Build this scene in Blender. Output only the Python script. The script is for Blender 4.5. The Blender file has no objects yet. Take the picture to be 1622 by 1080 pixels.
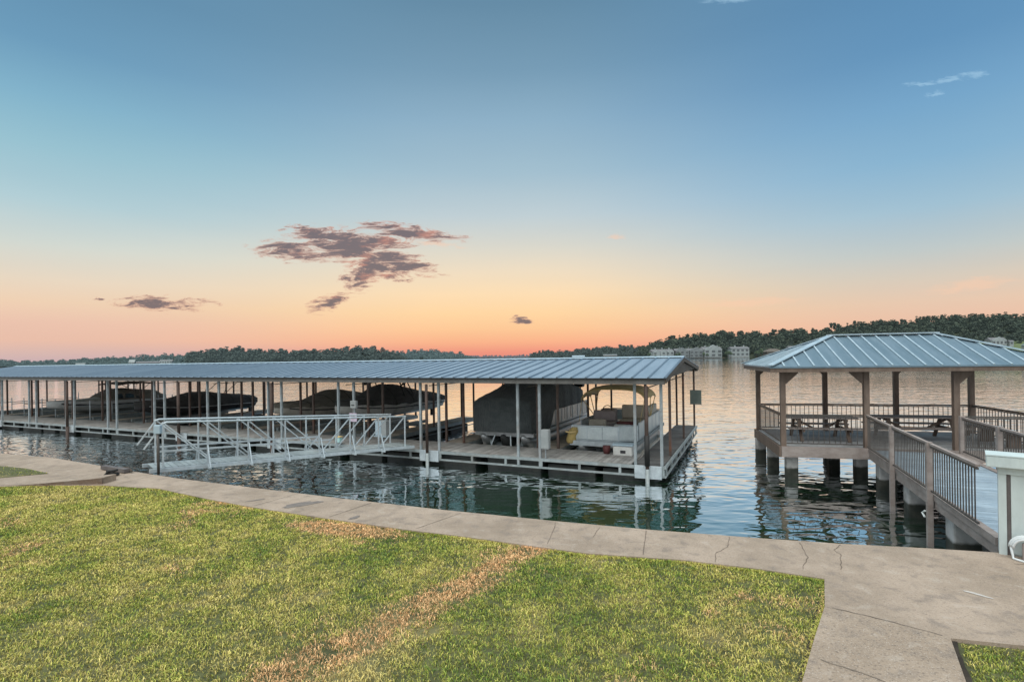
import bpy, bmesh, math, random
import numpy as np
from mathutils import Vector, Matrix

R = math.radians
rnd = random.Random(7)
rng = np.random.default_rng(11)
S = bpy.context.scene
COL = S.collection
S.view_settings.view_transform = 'Standard'
S.view_settings.look = 'None'
S.view_settings.exposure = 0
S.view_settings.gamma = 1


def lin(c):
    """sRGB 0-255 to linear RGBA"""
    o = []
    for v in c:
        v = v / 255
        o.append(v / 12.92 if v <= 0.04045 else ((v + 0.055) / 1.055) ** 2.4)
    return (o[0], o[1], o[2], 1)


# ------------------------------------------------------------------ materials
class NT:
    def __init__(self, tree):
        self.t = tree
        self.n = tree.nodes
        self.l = tree.links

    def add(self, kind, **kw):
        n = self.n.new(kind)
        for k, v in kw.items():
            if k.startswith('i_'):
                n.inputs[k[2:].replace('_', ' ')].default_value = v
            else:
                setattr(n, k, v)
        return n

    def put(self, sock, v):
        if isinstance(v, bpy.types.NodeSocket):
            self.l.new(v, sock)
        elif v is not None:
            sock.default_value = v

    def math(self, op, a, b=None, c=None, clamp=False):
        n = self.n.new('ShaderNodeMath')
        n.operation = op
        n.use_clamp = clamp
        for i, v in enumerate((a, b, c)):
            self.put(n.inputs[i], v)
        return n.outputs[0]

    def mix(self, f, a, b, blend='MIX'):
        n = self.n.new('ShaderNodeMix')
        n.data_type = 'RGBA'
        n.blend_type = blend
        self.put(n.inputs[0], f)
        self.put(n.inputs[6], a)
        self.put(n.inputs[7], b)
        return n.outputs[2]

    def noise(self, vec, scale, detail=4, rough=0.55, dist=0.0, out=0):
        n = self.n.new('ShaderNodeTexNoise')
        self.put(n.inputs['Vector'], vec)
        n.inputs['Scale'].default_value = scale
        n.inputs['Detail'].default_value = detail
        n.inputs['Roughness'].default_value = rough
        n.inputs['Distortion'].default_value = dist
        return n.outputs[out]

    def ramp(self, f, stops, interp='LINEAR'):
        n = self.n.new('ShaderNodeValToRGB')
        self.put(n.inputs[0], f)
        cr = n.color_ramp
        cr.interpolation = interp
        while len(cr.elements) < len(stops):
            cr.elements.new(0.5)
        for e, (p, c) in zip(cr.elements, stops):
            e.position = p
            e.color = c if len(c) == 4 else (*c, 1)
        return n.outputs[0]

    def smooth(self, v, a, b):
        n = self.n.new('ShaderNodeMapRange')
        n.interpolation_type = 'SMOOTHSTEP'
        self.put(n.inputs[0], v)
        n.inputs[1].default_value = a
        n.inputs[2].default_value = b
        return n.outputs[0]

    def mapping(self, vec, loc=(0, 0, 0), rot=(0, 0, 0), sc=(1, 1, 1), kind='POINT'):
        n = self.n.new('ShaderNodeMapping')
        n.vector_type = kind
        self.put(n.inputs['Vector'], vec)
        n.inputs['Location'].default_value = loc
        n.inputs['Rotation'].default_value = rot
        n.inputs['Scale'].default_value = sc
        return n.outputs[0]

    def bump(self, h, strength=0.3, dist=0.02, normal=None):
        n = self.n.new('ShaderNodeBump')
        self.put(n.inputs['Height'], h)
        n.inputs['Strength'].default_value = strength
        n.inputs['Distance'].default_value = dist
        if normal is not None:
            self.put(n.inputs['Normal'], normal)
        return n.outputs[0]


def newmat(name):
    m = bpy.data.materials.new(name)
    m.use_nodes = True
    nt = NT(m.node_tree)
    b = m.node_tree.nodes['Principled BSDF']
    return m, nt, b


def weathered(name, c1, c2, scale=3.0, rough=0.7, metal=0.0, bump=0.15, stretch=(1, 1, 1), island=0.25,
              dirt=None, dirt_amt=0.5, spec=0.4, bdist=0.01):
    m, nt, b = newmat(name)
    tc = nt.add('ShaderNodeTexCoord').outputs['Object']
    v = nt.mapping(tc, sc=stretch)
    n1 = nt.noise(v, scale, 6, 0.6)
    f = nt.smooth(n1, 0.3, 0.7)
    col = nt.mix(f, (*c1, 1), (*c2, 1))
    if dirt:
        n2 = nt.noise(v, scale * 0.35, 5, 0.65)
        f2 = nt.math('MULTIPLY', nt.smooth(n2, 0.5, 0.72), dirt_amt)
        col = nt.mix(f2, col, (*dirt, 1))
    n3 = nt.noise(v, scale * 7, 3, 0.6)
    if island:
        g = nt.add('ShaderNodeNewGeometry').outputs['Random Per Island']
        k = nt.math('MULTIPLY_ADD', g, island, 1 - island / 2)
    else:
        k = 1.0
    k2 = nt.math('MULTIPLY', nt.math('MULTIPLY_ADD', n3, 0.3, 0.85), k)
    comb = nt.add('ShaderNodeCombineColor')
    for i in range(3):
        nt.put(comb.inputs[i], k2)
    col = nt.mix(1.0, col, comb.outputs[0], 'MULTIPLY')
    nt.put(b.inputs['Base Color'], col)
    nt.put(b.inputs['Roughness'], nt.math('MULTIPLY_ADD', n1, 0.3, rough - 0.15, clamp=True))
    b.inputs['Metallic'].default_value = metal
    b.inputs['Specular IOR Level'].default_value = spec
    if bump:
        nt.put(b.inputs['Normal'], nt.bump(nt.math('ADD', n1, nt.math('MULTIPLY', n3, 0.5)), bump, bdist))
    return m


M = {}
M['deck'] = weathered('weathered_deck_boards', (.26, .25, .235), (.37, .36, .345), 2.5, .85, stretch=(1, 1, 3), island=.4, dirt=(.16, .13, .11), dirt_amt=.6)
M['finger'] = weathered('warm_finger_boards', (.34, .29, .235), (.46, .40, .335), 2.5, .85, island=.35, dirt=(.17, .14, .115), dirt_amt=.5)
M['deck_end'] = weathered('dark_deck_boards', (.085, .083, .08), (.14, .135, .13), 2.5, .85, island=.35, dirt=(.11, .095, .085), dirt_amt=.6)
M['steel'] = weathered('galvanised_post_steel', (.26, .30, .315), (.37, .41, .43), 5, .55, metal=.25, dirt=(.24, .18, .14), dirt_amt=.55)
M['brown_steel'] = weathered('brown_painted_steel', (.085, .06, .05), (.14, .10, .085), 5, .6, metal=.1, dirt=(.25, .09, .04), dirt_amt=.5)
M['frame'] = weathered('pale_dock_frame', (.24, .28, .285), (.34, .375, .38), 4, .55, metal=.2, dirt=(.22, .20, .17), dirt_amt=.6)
M['white_alu'] = weathered('white_aluminium', (.44, .50, .53), (.57, .63, .66), 5, .4, metal=.35, dirt=(.38, .38, .37), dirt_amt=.5)
M['fascia'] = weathered('eave_beam', (.12, .115, .11), (.17, .165, .155), 3, .7, dirt=(.1, .085, .07))
M['under'] = weathered('roof_framing', (.07, .055, .045), (.11, .09, .07), 3, .8)
M['float'] = weathered('black_dock_float', (.03, .032, .032), (.055, .058, .055), 3, .6, dirt=(.08, .08, .065))
M['pile'] = weathered('rusty_pile_steel', (.055, .038, .032), (.09, .06, .048), 4, .7, dirt=(.04, .035, .03))
M['black'] = weathered('black_rubber', (.012, .012, .012), (.025, .025, .025), 5, .6)
M['wood'] = weathered('stained_brown_timber', (.125, .088, .068), (.19, .14, .11), 3, .75, stretch=(2, 2, .6), island=.25, dirt=(.12, .08, .06))
M['grey_wood'] = weathered('grey_pink_timber', (.25, .205, .185), (.35, .30, .275), 3, .8, stretch=(1, 1, 2), island=.3, dirt=(.22, .17, .15))
M['gz_deck'] = weathered('gazebo_deck_boards', (.33, .33, .33), (.45, .45, .45), 3, .8, island=.3, dirt=(.2, .19, .18))
M['ramp_deck'] = weathered('pale_blue_walkway_boards', (.27, .345, .41), (.35, .43, .49), 3, .6, island=.22, dirt=(.33, .36, .38))  # pale blue tint over all the footbridge boards
M['iron'] = weathered('dark_metal_balusters', (.085, .077, .07), (.125, .113, .104), 8, .5, metal=.3)
M['conc_pile'] = weathered('pier_concrete', (.33, .32, .31), (.44, .43, .41), 3, .85, island=0, dirt=(.2, .19, .17))
M['pebble'] = None


def pile_mat():
    m, nt, b = newmat('concrete_pier_with_waterline')
    tc = nt.add('ShaderNodeTexCoord').outputs['Object']
    n = nt.noise(tc, 3, 6)
    geo = nt.add('ShaderNodeNewGeometry').outputs['Position']
    z = nt.add('ShaderNodeSeparateXYZ')
    nt.l.new(geo, z.inputs[0])
    h = nt.math('MULTIPLY_ADD', n, 0.12, z.outputs[2])
    f = nt.smooth(h, 0.36, 0.44)
    dry = nt.mix(nt.smooth(n, .35, .65), (.30, .29, .28, 1), (.45, .44, .43, 1))
    wet = nt.mix(nt.smooth(n, .35, .65), (.02, .024, .018, 1), (.05, .05, .04, 1))
    nt.put(b.inputs['Base Color'], nt.mix(f, wet, dry))
    b.inputs['Roughness'].default_value = .8
    nt.put(b.inputs['Normal'], nt.bump(nt.noise(tc, 20, 4), .2, .02))
    return m


M['pier'] = pile_mat()


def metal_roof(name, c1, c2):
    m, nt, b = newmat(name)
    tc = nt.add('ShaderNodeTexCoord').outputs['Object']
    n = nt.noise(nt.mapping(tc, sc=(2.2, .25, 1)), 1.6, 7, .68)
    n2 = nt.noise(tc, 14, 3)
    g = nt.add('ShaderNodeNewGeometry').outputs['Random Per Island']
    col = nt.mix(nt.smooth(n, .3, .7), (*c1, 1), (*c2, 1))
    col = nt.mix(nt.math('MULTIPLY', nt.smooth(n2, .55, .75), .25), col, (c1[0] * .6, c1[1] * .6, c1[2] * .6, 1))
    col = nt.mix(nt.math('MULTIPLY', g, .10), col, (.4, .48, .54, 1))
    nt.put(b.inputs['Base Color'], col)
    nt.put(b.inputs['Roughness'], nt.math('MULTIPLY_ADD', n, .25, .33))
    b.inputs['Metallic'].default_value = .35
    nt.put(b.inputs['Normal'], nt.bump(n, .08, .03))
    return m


M['roof_dock'] = metal_roof('blue_grey_metal_roofing', (.22, .30, .375), (.295, .375, .455))
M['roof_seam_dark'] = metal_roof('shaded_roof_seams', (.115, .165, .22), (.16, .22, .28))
M['roof_gz'] = metal_roof('grey_blue_metal_roofing', (.12, .19, .235), (.17, .245, .30))
M['roof_trim'] = weathered('pale_roof_trim', (.38, .49, .55), (.48, .58, .64), 3, .45, metal=.3, island=.1)


def concrete(name, c1, c2, grain=60, stain=(.2, .165, .14), fleck=.3):
    m, nt, b = newmat(name)
    tc = nt.add('ShaderNodeTexCoord').outputs['Object']
    n1 = nt.noise(tc, .8, 8, .65)
    n2 = nt.noise(tc, 4, 6, .6, .4)
    n3 = nt.noise(tc, grain, 3, .7)
    n4 = nt.noise(tc, grain * 2.3, 2, .8)
    col = nt.mix(nt.smooth(n1, .3, .7), (*c1, 1), (*c2, 1))
    col = nt.mix(nt.math('MULTIPLY', nt.smooth(n2, .50, .70), .6), col, (*stain, 1))
    col = nt.mix(nt.math('MULTIPLY', nt.smooth(n2, .46, .3), .25), col, (.55, .49, .43, 1))
    col = nt.mix(nt.math('MULTIPLY', nt.smooth(n3, .52, .66), fleck), col, (.12, .1, .085, 1))
    col = nt.mix(nt.math('MULTIPLY', nt.smooth(n4, .56, .7), fleck), col, (.62, .55, .48, 1))
    nt.put(b.inputs['Base Color'], col)
    b.inputs['Roughness'].default_value = .88
    b.inputs['Specular IOR Level'].default_value = .25
    h = nt.math('ADD', n3, nt.math('MULTIPLY', n2, 2))
    nt.put(b.inputs['Normal'], nt.bump(h, .35, .006))
    return m


M['walk'] = concrete('seawall_concrete', (.29, .225, .17), (.42, .328, .255), 34, fleck=.42)
M['path'] = concrete('pebbled_path_concrete', (.295, .226, .168), (.40, .312, .238), 30, fleck=.6)
M['wall'] = concrete('seawall_face', (.2, .18, .15), (.28, .25, .2), 30)
M['crack'] = weathered('dark_crack', (.11, .085, .065), (.17, .135, .11), 9, .95, island=0, bump=0)
M['edge_shade_soil'] = weathered('shaded_soil', (.025, .02, .014), (.05, .04, .03), 9, .95, island=0, bump=0)
M['pale_mark'] = weathered('pale_scrape', (.46, .42, .38), (.56, .52, .48), 9, .9, island=0, bump=0)
M['faint_damp'] = weathered('faint_damp_concrete', (.22, .18, .14), (.30, .24, .19), 5, .8, island=0, bump=0)
M['stain'] = weathered('damp_patch', (.16, .135, .12), (.23, .195, .17), 6, .7, island=0, bump=0)
M['curb'] = concrete('brown_kerb', (.15, .1, .075), (.21, .15, .11), 40)

M['hull_white'] = weathered('white_gelcoat', (.48, .47, .44), (.58, .57, .54), 2, .3, island=0, bump=0, spec=.6)
M['hull_tan'] = weathered('tan_gelcoat', (.44, .41, .36), (.54, .50, .44), 2, .3, island=0, bump=0, spec=.6)
M['hull_dark'] = weathered('dark_gelcoat', (.035, .035, .038), (.05, .05, .055), 2, .3, island=0, bump=0, spec=.6)
M['grey_hull'] = weathered('grey_gelcoat', (.42, .43, .42), (.52, .53, .52), 2, .35, island=0, bump=0, spec=.6)


def canvas(name, c1, c2, wr=.5):
    m, nt, b = newmat(name)
    tc = nt.add('ShaderNodeTexCoord').outputs['Object']
    n = nt.noise(nt.mapping(tc, sc=(1, .5, 1.4)), 2.2, 5, .6, 1.2)
    n2 = nt.noise(tc, 60, 2)
    n3 = nt.noise(nt.mapping(tc, sc=(2.2, .7, .5)), 4.2, 3, .5, 2.0)
    col = nt.mix(nt.smooth(n, .3, .7), (*c1, 1), (*c2, 1))
    nt.put(b.inputs['Base Color'], col)
    b.inputs['Roughness'].default_value = .85
    b.inputs['Sheen Weight'].default_value = .15
    h = nt.math('ADD', nt.math('MULTIPLY', n3, 1.6), nt.math('MULTIPLY', n2, .1))
    nt.put(b.inputs['Normal'], nt.bump(h, wr, .06))
    return m


M['cover_dark'] = canvas('charcoal_boat_canvas', (.034, .034, .033), (.06, .058, .054))
M['cover_brown'] = canvas('taupe_boat_canvas', (.15, .135, .11), (.21, .19, .155))
M['cover_green'] = canvas('dark_slate_canvas', (.055, .066, .067), (.085, .097, .097))
M['bimini'] = canvas('tan_bimini_canvas', (.60, .43, .18), (.70, .53, .25), .25)
M['bimini_dark'] = canvas('maroon_bimini_canvas', (.06, .035, .03), (.09, .055, .05), .3)
M['vinyl_taupe'] = weathered('taupe_vinyl', (.36, .32, .255), (.44, .40, .33), 4, .5, island=.1)
M['vinyl_white'] = weathered('white_vinyl', (.58, .58, .55), (.68, .68, .65), 4, .5, island=.1)
M['vinyl_mauve'] = weathered('mauve_grey_vinyl', (.32, .275, .27), (.40, .35, .345), 4, .5, island=.1)
M['maroon'] = weathered('maroon_seat', (.10, .03, .03), (.15, .05, .05), 4, .6)
M['yellow'] = weathered('yellow_life_vest', (.36, .27, .10), (.52, .38, .14), 6, .7, bump=.4)
M['panel'] = weathered('pontoon_fence_panel', (.60, .67, .68), (.70, .76, .76), 3, .35, metal=.25, island=.06)
M['tube'] = weathered('pontoon_tube_aluminium', (.42, .44, .44), (.6, .62, .62), 2, .4, metal=.7, island=0)
M['glass'] = weathered('tinted_boat_glass', (.015, .02, .022), (.025, .03, .033), 2, .08, island=0, bump=0, spec=.8)
M['cab'] = weathered('pale_painted_siding', (.50, .58, .58), (.58, .66, .65), 2, .6, stretch=(1, 1, .4), island=.06, dirt=(.42, .46, .44))
M['cab_dark'] = weathered('shadow_gap_paint', (.10, .09, .09), (.15, .135, .13), 3, .8)
M['sign_back'] = weathered('grey_green_sign', (.11, .14, .125), (.16, .19, .17), 3, .6)
M['pink'] = weathered('pale_pink_sign', (.55, .45, .56), (.62, .52, .62), 20, .6)
M['box_blue'] = weathered('pale_blue_cabinet', (.32, .42, .48), (.38, .48, .54), 4, .5)
M['box_grey'] = weathered('pale_grey_cabinet', (.27, .29, .29), (.34, .36, .36), 4, .5, dirt=(.33, .32, .3))
M['teal'] = weathered('pale_teal_plastic', (.35, .55, .55), (.42, .62, .62), 4, .5)
M['hose'] = weathered('white_hose', (.62, .66, .66), (.72, .75, .75), 8, .4)
M['pvc'] = weathered('white_pipe', (.6, .64, .63), (.7, .73, .72), 5, .45)
M['house_w'] = weathered('white_siding', (.22, .25, .25), (.29, .32, .32), .5, .7, island=.15, bump=0)
M['house_g'] = weathered('grey_siding', (.13, .15, .155), (.19, .21, .215), .5, .7, island=.15, bump=0)
M['house_roof'] = weathered('grey_shingles', (.13, .135, .14), (.2, .2, .21), .6, .85, island=.1, bump=0)
M['house_roof_b'] = weathered('brown_shingles', (.10, .09, .08), (.15, .13, .11), .6, .85, island=.1, bump=0)
M['house_glass'] = weathered('far_window_glass', (.07, .08, .085), (.1, .11, .115), 1, .3, island=.5, bump=0)
M['soil'] = concrete('bare_shore_soil', (.08, .07, .05), (.13, .11, .08), 10)


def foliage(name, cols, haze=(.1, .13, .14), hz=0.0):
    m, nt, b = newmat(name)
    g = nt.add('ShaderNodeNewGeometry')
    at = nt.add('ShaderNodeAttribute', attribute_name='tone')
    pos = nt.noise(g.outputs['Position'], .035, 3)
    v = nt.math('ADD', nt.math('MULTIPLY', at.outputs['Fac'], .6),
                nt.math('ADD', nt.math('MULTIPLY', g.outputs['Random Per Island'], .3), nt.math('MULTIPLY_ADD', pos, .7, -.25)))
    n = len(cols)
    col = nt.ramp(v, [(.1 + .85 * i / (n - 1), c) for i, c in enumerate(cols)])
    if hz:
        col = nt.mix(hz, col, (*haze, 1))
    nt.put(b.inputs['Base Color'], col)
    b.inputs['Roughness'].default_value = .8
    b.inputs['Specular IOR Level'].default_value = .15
    # evening haze imitated by a faint glow of the leaves themselves
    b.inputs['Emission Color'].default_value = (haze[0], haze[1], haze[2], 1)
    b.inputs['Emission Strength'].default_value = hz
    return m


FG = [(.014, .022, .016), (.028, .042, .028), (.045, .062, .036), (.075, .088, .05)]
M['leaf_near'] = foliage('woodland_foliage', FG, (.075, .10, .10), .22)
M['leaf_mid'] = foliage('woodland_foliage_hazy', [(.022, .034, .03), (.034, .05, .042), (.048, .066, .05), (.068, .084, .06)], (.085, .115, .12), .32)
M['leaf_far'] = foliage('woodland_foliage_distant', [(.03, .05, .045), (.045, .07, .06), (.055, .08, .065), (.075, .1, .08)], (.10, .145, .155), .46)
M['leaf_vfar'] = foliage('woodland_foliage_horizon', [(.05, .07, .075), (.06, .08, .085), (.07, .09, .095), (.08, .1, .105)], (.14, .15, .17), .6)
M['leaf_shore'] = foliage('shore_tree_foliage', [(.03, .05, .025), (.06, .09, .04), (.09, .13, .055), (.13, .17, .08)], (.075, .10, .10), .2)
M['ceiling_reflector'] = weathered('bright_reflector_ceiling', (.90, .89, .86), (.94, .93, .90), 2, .22, metal=1.0, bump=.03, island=0)
M['bark'] = weathered('pine_bark', (.06, .045, .035), (.1, .075, .055), 1, .9, bump=0)
M['hill'] = weathered('wooded_ground', (.02, .03, .018), (.045, .055, .03), .05, .95, island=0, bump=0)
M['hill_lawn'] = weathered('far_lawn', (.09, .12, .05), (.13, .16, .07), .05, .95, island=0, bump=0)


def water_mat():
    m, nt, b = newmat('lake_water')
    g = nt.add('ShaderNodeNewGeometry').outputs['Position']
    wind = nt.mapping(g, rot=(0, 0, R(14)), sc=(.62, 1.0, 1))
    sx = nt.add('ShaderNodeSeparateXYZ')
    nt.l.new(g, sx.inputs[0])
    big = nt.noise(wind, .5, 2, .45, .4)
    mid = nt.noise(wind, 1.55, 1.0, .4, .8)
    fine = nt.noise(wind, 4.2, .6, .4, .5)
    # sheltered, calmer pocket between dock and sea wall
    cx = nt.math('MULTIPLY', nt.math('ADD', sx.outputs[0], -.3), 1 / 6.5)
    cy = nt.math('MULTIPLY', nt.math('ADD', sx.outputs[1], -12.8), 1 / 4.2)
    rr = nt.math('SQRT', nt.math('ADD', nt.math('MULTIPLY', cx, cx), nt.math('MULTIPLY', cy, cy)))
    calm = nt.math('MULTIPLY_ADD', nt.smooth(rr, .55, 1.25), .56, .44)
    patch = nt.math('MULTIPLY_ADD', nt.smooth(nt.noise(g, .05, 3, .5), .35, .65), .45, .65)
    h = nt.math('ADD', nt.math('MULTIPLY', big, .8), nt.math('ADD', nt.math('MULTIPLY', mid, .62), nt.math('MULTIPLY', fine, .22)))
    h = nt.math('MULTIPLY', nt.math('MULTIPLY', h, calm), patch)
    left = nt.math('MULTIPLY_ADD', nt.smooth(sx.outputs[0], -4.5, -11), .75, 1.0)
    left = nt.math('MULTIPLY', left, nt.math('MULTIPLY_ADD', nt.smooth(sx.outputs[1], 18, 45), -.32, 1.0))
    h = nt.math('MULTIPLY', h, left)
    nrm = nt.bump(h, 1.0, .064)
    fres = nt.add('ShaderNodeFresnel')
    fres.inputs['IOR'].default_value = 1.5
    nt.put(fres.inputs['Normal'], nrm)
    gl = nt.add('ShaderNodeBsdfGlossy')
    gl.inputs['Roughness'].default_value = .02
    gl.inputs['Color'].default_value = (.97, 1, 1.04, 1)
    nt.put(gl.inputs['Normal'], nrm)
    df = nt.add('ShaderNodeBsdfDiffuse')
    tint = nt.mix(nt.smooth(nt.noise(g, .12, 4), .35, .65), (.006, .034, .010, 1), (.011, .052, .017, 1))
    nt.put(df.inputs['Color'], tint)
    mx = nt.add('ShaderNodeMixShader')
    mr = nt.add('ShaderNodeMapRange')
    nt.put(mr.inputs[0], fres.outputs[0])
    for q, v_ in ((1, .03), (2, .30), (3, .03), (4, .96)):
        mr.inputs[q].default_value = v_
    nt.put(mx.inputs[0], mr.outputs[0])
    nt.l.new(df.outputs[0], mx.inputs[1])
    nt.l.new(gl.outputs[0], mx.inputs[2])
    out = m.node_tree.nodes['Material Output']
    nt.l.new(mx.outputs[0], out.inputs['Surface'])
    m.node_tree.nodes.remove(b)
    return m


M['water'] = water_mat()


def grass_mats():
    m, nt, b = newmat('lawn_grass_blades')
    g = nt.add('ShaderNodeNewGeometry')
    dry = nt.add('ShaderNodeAttribute', attribute_name='dry').outputs['Fac']
    tone = nt.add('ShaderNodeAttribute', attribute_name='tone').outputs['Fac']
    p = g.outputs['Position']
    n1 = nt.noise(p, .55, 6, .62)
    n2 = nt.noise(p, 5, 4, .6)
    r = g.outputs['Random Per Island']
    k = nt.math('ADD', nt.math('MULTIPLY', n1, 1.9), nt.math('ADD', nt.math('MULTIPLY', n2, .5), nt.math('MULTIPLY_ADD', r, .45, -.88)))
    xs_ = nt.add('ShaderNodeSeparateXYZ')
    nt.l.new(p, xs_.inputs[0])
    k = nt.math('SUBTRACT', k, nt.math('MULTIPLY', nt.smooth(xs_.outputs[0], -1.5, 3.0), .10))
    green = nt.ramp(k, [(.10, (.09, .165, .03)), (.30, (.22, .29, .052)), (.52, (.43, .41, .09)), (.82, (.60, .49, .18))])
    straw = nt.mix(r, (.58, .33, .15, 1), (.80, .52, .27, 1))
    col = nt.mix(nt.smooth(nt.math('ADD', dry, nt.math('MULTIPLY_ADD', r, .5, -.25)), .35, .65), green, straw)
    comb = nt.add('ShaderNodeCombineColor')
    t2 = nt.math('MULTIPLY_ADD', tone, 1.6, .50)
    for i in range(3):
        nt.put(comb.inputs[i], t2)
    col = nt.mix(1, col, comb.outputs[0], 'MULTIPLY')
    nt.put(b.inputs['Base Color'], col)
    b.inputs['Roughness'].default_value = .65
    b.inputs['Specular IOR Level'].default_value = .2
    m2, nt, b = newmat('lawn_ground')
    p = nt.add('ShaderNodeNewGeometry').outputs['Position']
    n = nt.noise(p, 6, 6, .65)
    n1 = nt.noise(p, 1.1, 5, .6)
    col = nt.mix(nt.smooth(n, .35, .65), (.055, .06, .022, 1), (.12, .125, .045, 1))
    col = nt.mix(nt.math('MULTIPLY', nt.smooth(n1, .5, .7), .6), col, (.24, .20, .09, 1))
    nt.put(b.inputs['Base Color'], col)
    b.inputs['Roughness'].default_value = .95
    nt.put(b.inputs['Normal'], nt.bump(nt.noise(p, 40, 4), .6, .02))
    return m, m2


M['blade'], M['turf'] = grass_mats()


# ------------------------------------------------------------------ geometry helpers
class MB:
    """collects shapes that become ONE mesh object"""

    def __init__(self):
        self.v = []
        self.f = []

    def add(self, vs, fs):
        o = len(self.v)
        self.v += [tuple(p) for p in vs]
        self.f += [tuple(i + o for i in f) for f in fs]
        return self

    def box(self, x0, x1, y0, y1, z0, z1):
        vs = [(x0, y0, z0), (x1, y0, z0), (x1, y1, z0), (x0, y1, z0), (x0, y0, z1), (x1, y0, z1), (x1, y1, z1), (x0, y1, z1)]
        return self.add(vs, [(3, 2, 1, 0), (4, 5, 6, 7), (0, 1, 5, 4), (1, 2, 6, 5), (2, 3, 7, 6), (3, 0, 4, 7)])

    def rbox(self, x0, x1, y0, y1, z0, z1, r=.03):
        """box with all edges bevelled"""
        bm = bmesh.new()
        bmesh.ops.create_cube(bm, size=1)
        for v in bm.verts:
            v.co = Vector(((x0 + x1) / 2 + v.co.x * (x1 - x0), (y0 + y1) / 2 + v.co.y * (y1 - y0), (z0 + z1) / 2 + v.co.z * (z1 - z0)))
        bmesh.ops.bevel(bm, geom=list(bm.edges), offset=r, segments=2, affect='EDGES', profile=.5)
        bm.verts.index_update()
        self.add([v.co[:] for v in bm.verts], [[v.index for v in f.verts] for f in bm.faces])
        bm.free()
        return self

    def beam(self, a, b, w, h=None, up=(0, 0, 1)):
        a = Vector(a); b = Vector(b)
        h = w if h is None else h
        d = (b - a).normalized()
        up = Vector(up)
        if abs(d.dot(up)) > .98:
            up = Vector((0, 1, 0))
        s = d.cross(up).normalized()
        u = s.cross(d).normalized()
        vs = []
        for p in (a, b):
            for i, j in ((-1, -1), (1, -1), (1, 1), (-1, 1)):
                vs.append(p + s * (i * w / 2) + u * (j * h / 2))
        return self.add(vs, [(3, 2, 1, 0), (4, 5, 6, 7), (0, 1, 5, 4), (1, 2, 6, 5), (2, 3, 7, 6), (3, 0, 4, 7)])

    def tube(self, pts, r, n=8, caps=True):
        pts = [Vector(p) for p in pts]
        rings = []
        prev = None
        for i, p in enumerate(pts):
            d = (pts[min(i + 1, len(pts) - 1)] - pts[max(i - 1, 0)]).normalized()
            if prev is None:
                ref = Vector((0, 0, 1)) if abs(d.z) < .9 else Vector((1, 0, 0))
                s = d.cross(ref).normalized()
            else:
                s = (prev - d * prev.dot(d)).normalized()
            prev = s
            u = d.cross(s)
            rr = r[i] if isinstance(r, (list, tuple)) else r
            rings.append([p + (s * math.cos(2 * math.pi * k / n) + u * math.sin(2 * math.pi * k / n)) * rr for k in range(n)])
        vs = [q for ring in rings for q in ring]
        fs = []
        for i in range(len(rings) - 1):
            for k in range(n):
                fs.append((i * n + k, i * n + (k + 1) % n, (i + 1) * n + (k + 1) % n, (i + 1) * n + k))
        if caps:
            fs.append(tuple(range(n - 1, -1, -1)))
            fs.append(tuple((len(rings) - 1) * n + k for k in range(n)))
        return self.add(vs, fs)

    def loft(self, rings, closed=False, caps=True):
        n = len(rings[0])
        vs = [q for ring in rings for q in ring]
        fs = []
        for i in range(len(rings) - 1):
            for k in range(n if closed else n - 1):
                fs.append((i * n + k, i * n + (k + 1) % n, (i + 1) * n + (k + 1) % n, (i + 1) * n + k))
        if caps:
            fs.append(tuple(range(n - 1, -1, -1)))
            fs.append(tuple((len(rings) - 1) * n + k for k in range(n)))
        return self.add(vs, fs)

    def prism(self, poly, axis, a, b):
        """poly of 2D points extruded along axis 0/1/2 from a to b"""
        def P(q, t):
            q = list(q)
            q.insert(axis, t)
            return q
        n = len(poly)
        vs = [P(q, a) for q in poly] + [P(q, b) for q in poly]
        fs = [tuple(range(n - 1, -1, -1)), tuple(range(n, 2 * n))]
        fs += [(i, (i + 1) % n, n + (i + 1) % n, n + i) for i in range(n)]
        return self.add(vs, fs)

    def build(self, name, mat, parent=None, smooth=False, fix=True):
        me = bpy.data.meshes.new(name)
        me.from_pydata(self.v, [], self.f)
        if fix:
            bm = bmesh.new()
            bm.from_mesh(me)
            bmesh.ops.recalc_face_normals(bm, faces=bm.faces)
            bm.to_mesh(me)
            bm.free()
        me.materials.append(mat)
        if smooth:
            for p in me.polygons:
                p.use_smooth = True
        o = bpy.data.objects.new(name, me)
        COL.objects.link(o)
        if parent is not None:
            o.parent = parent
        return o


def tag(o, label=None, cat=None, group=None, kind=None):
    if label: o['label'] = label
    if cat: o['category'] = cat
    if group: o['group'] = group
    if kind: o['kind'] = kind
    return o


def thing(name, label, cat, loc=(0, 0, 0), rz=0.0, group=None):
    o = bpy.data.objects.new(name, None)
    o.empty_display_size = .2
    COL.objects.link(o)
    o.location = loc
    o.rotation_euler = (0, 0, rz)
    return tag(o, label, cat, group)


def copy_tree(o, parent=None):
    c = o.copy()
    COL.objects.link(c)
    c.parent = parent
    for ch in list(o.children):
        copy_tree(ch, c)
    return c


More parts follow.
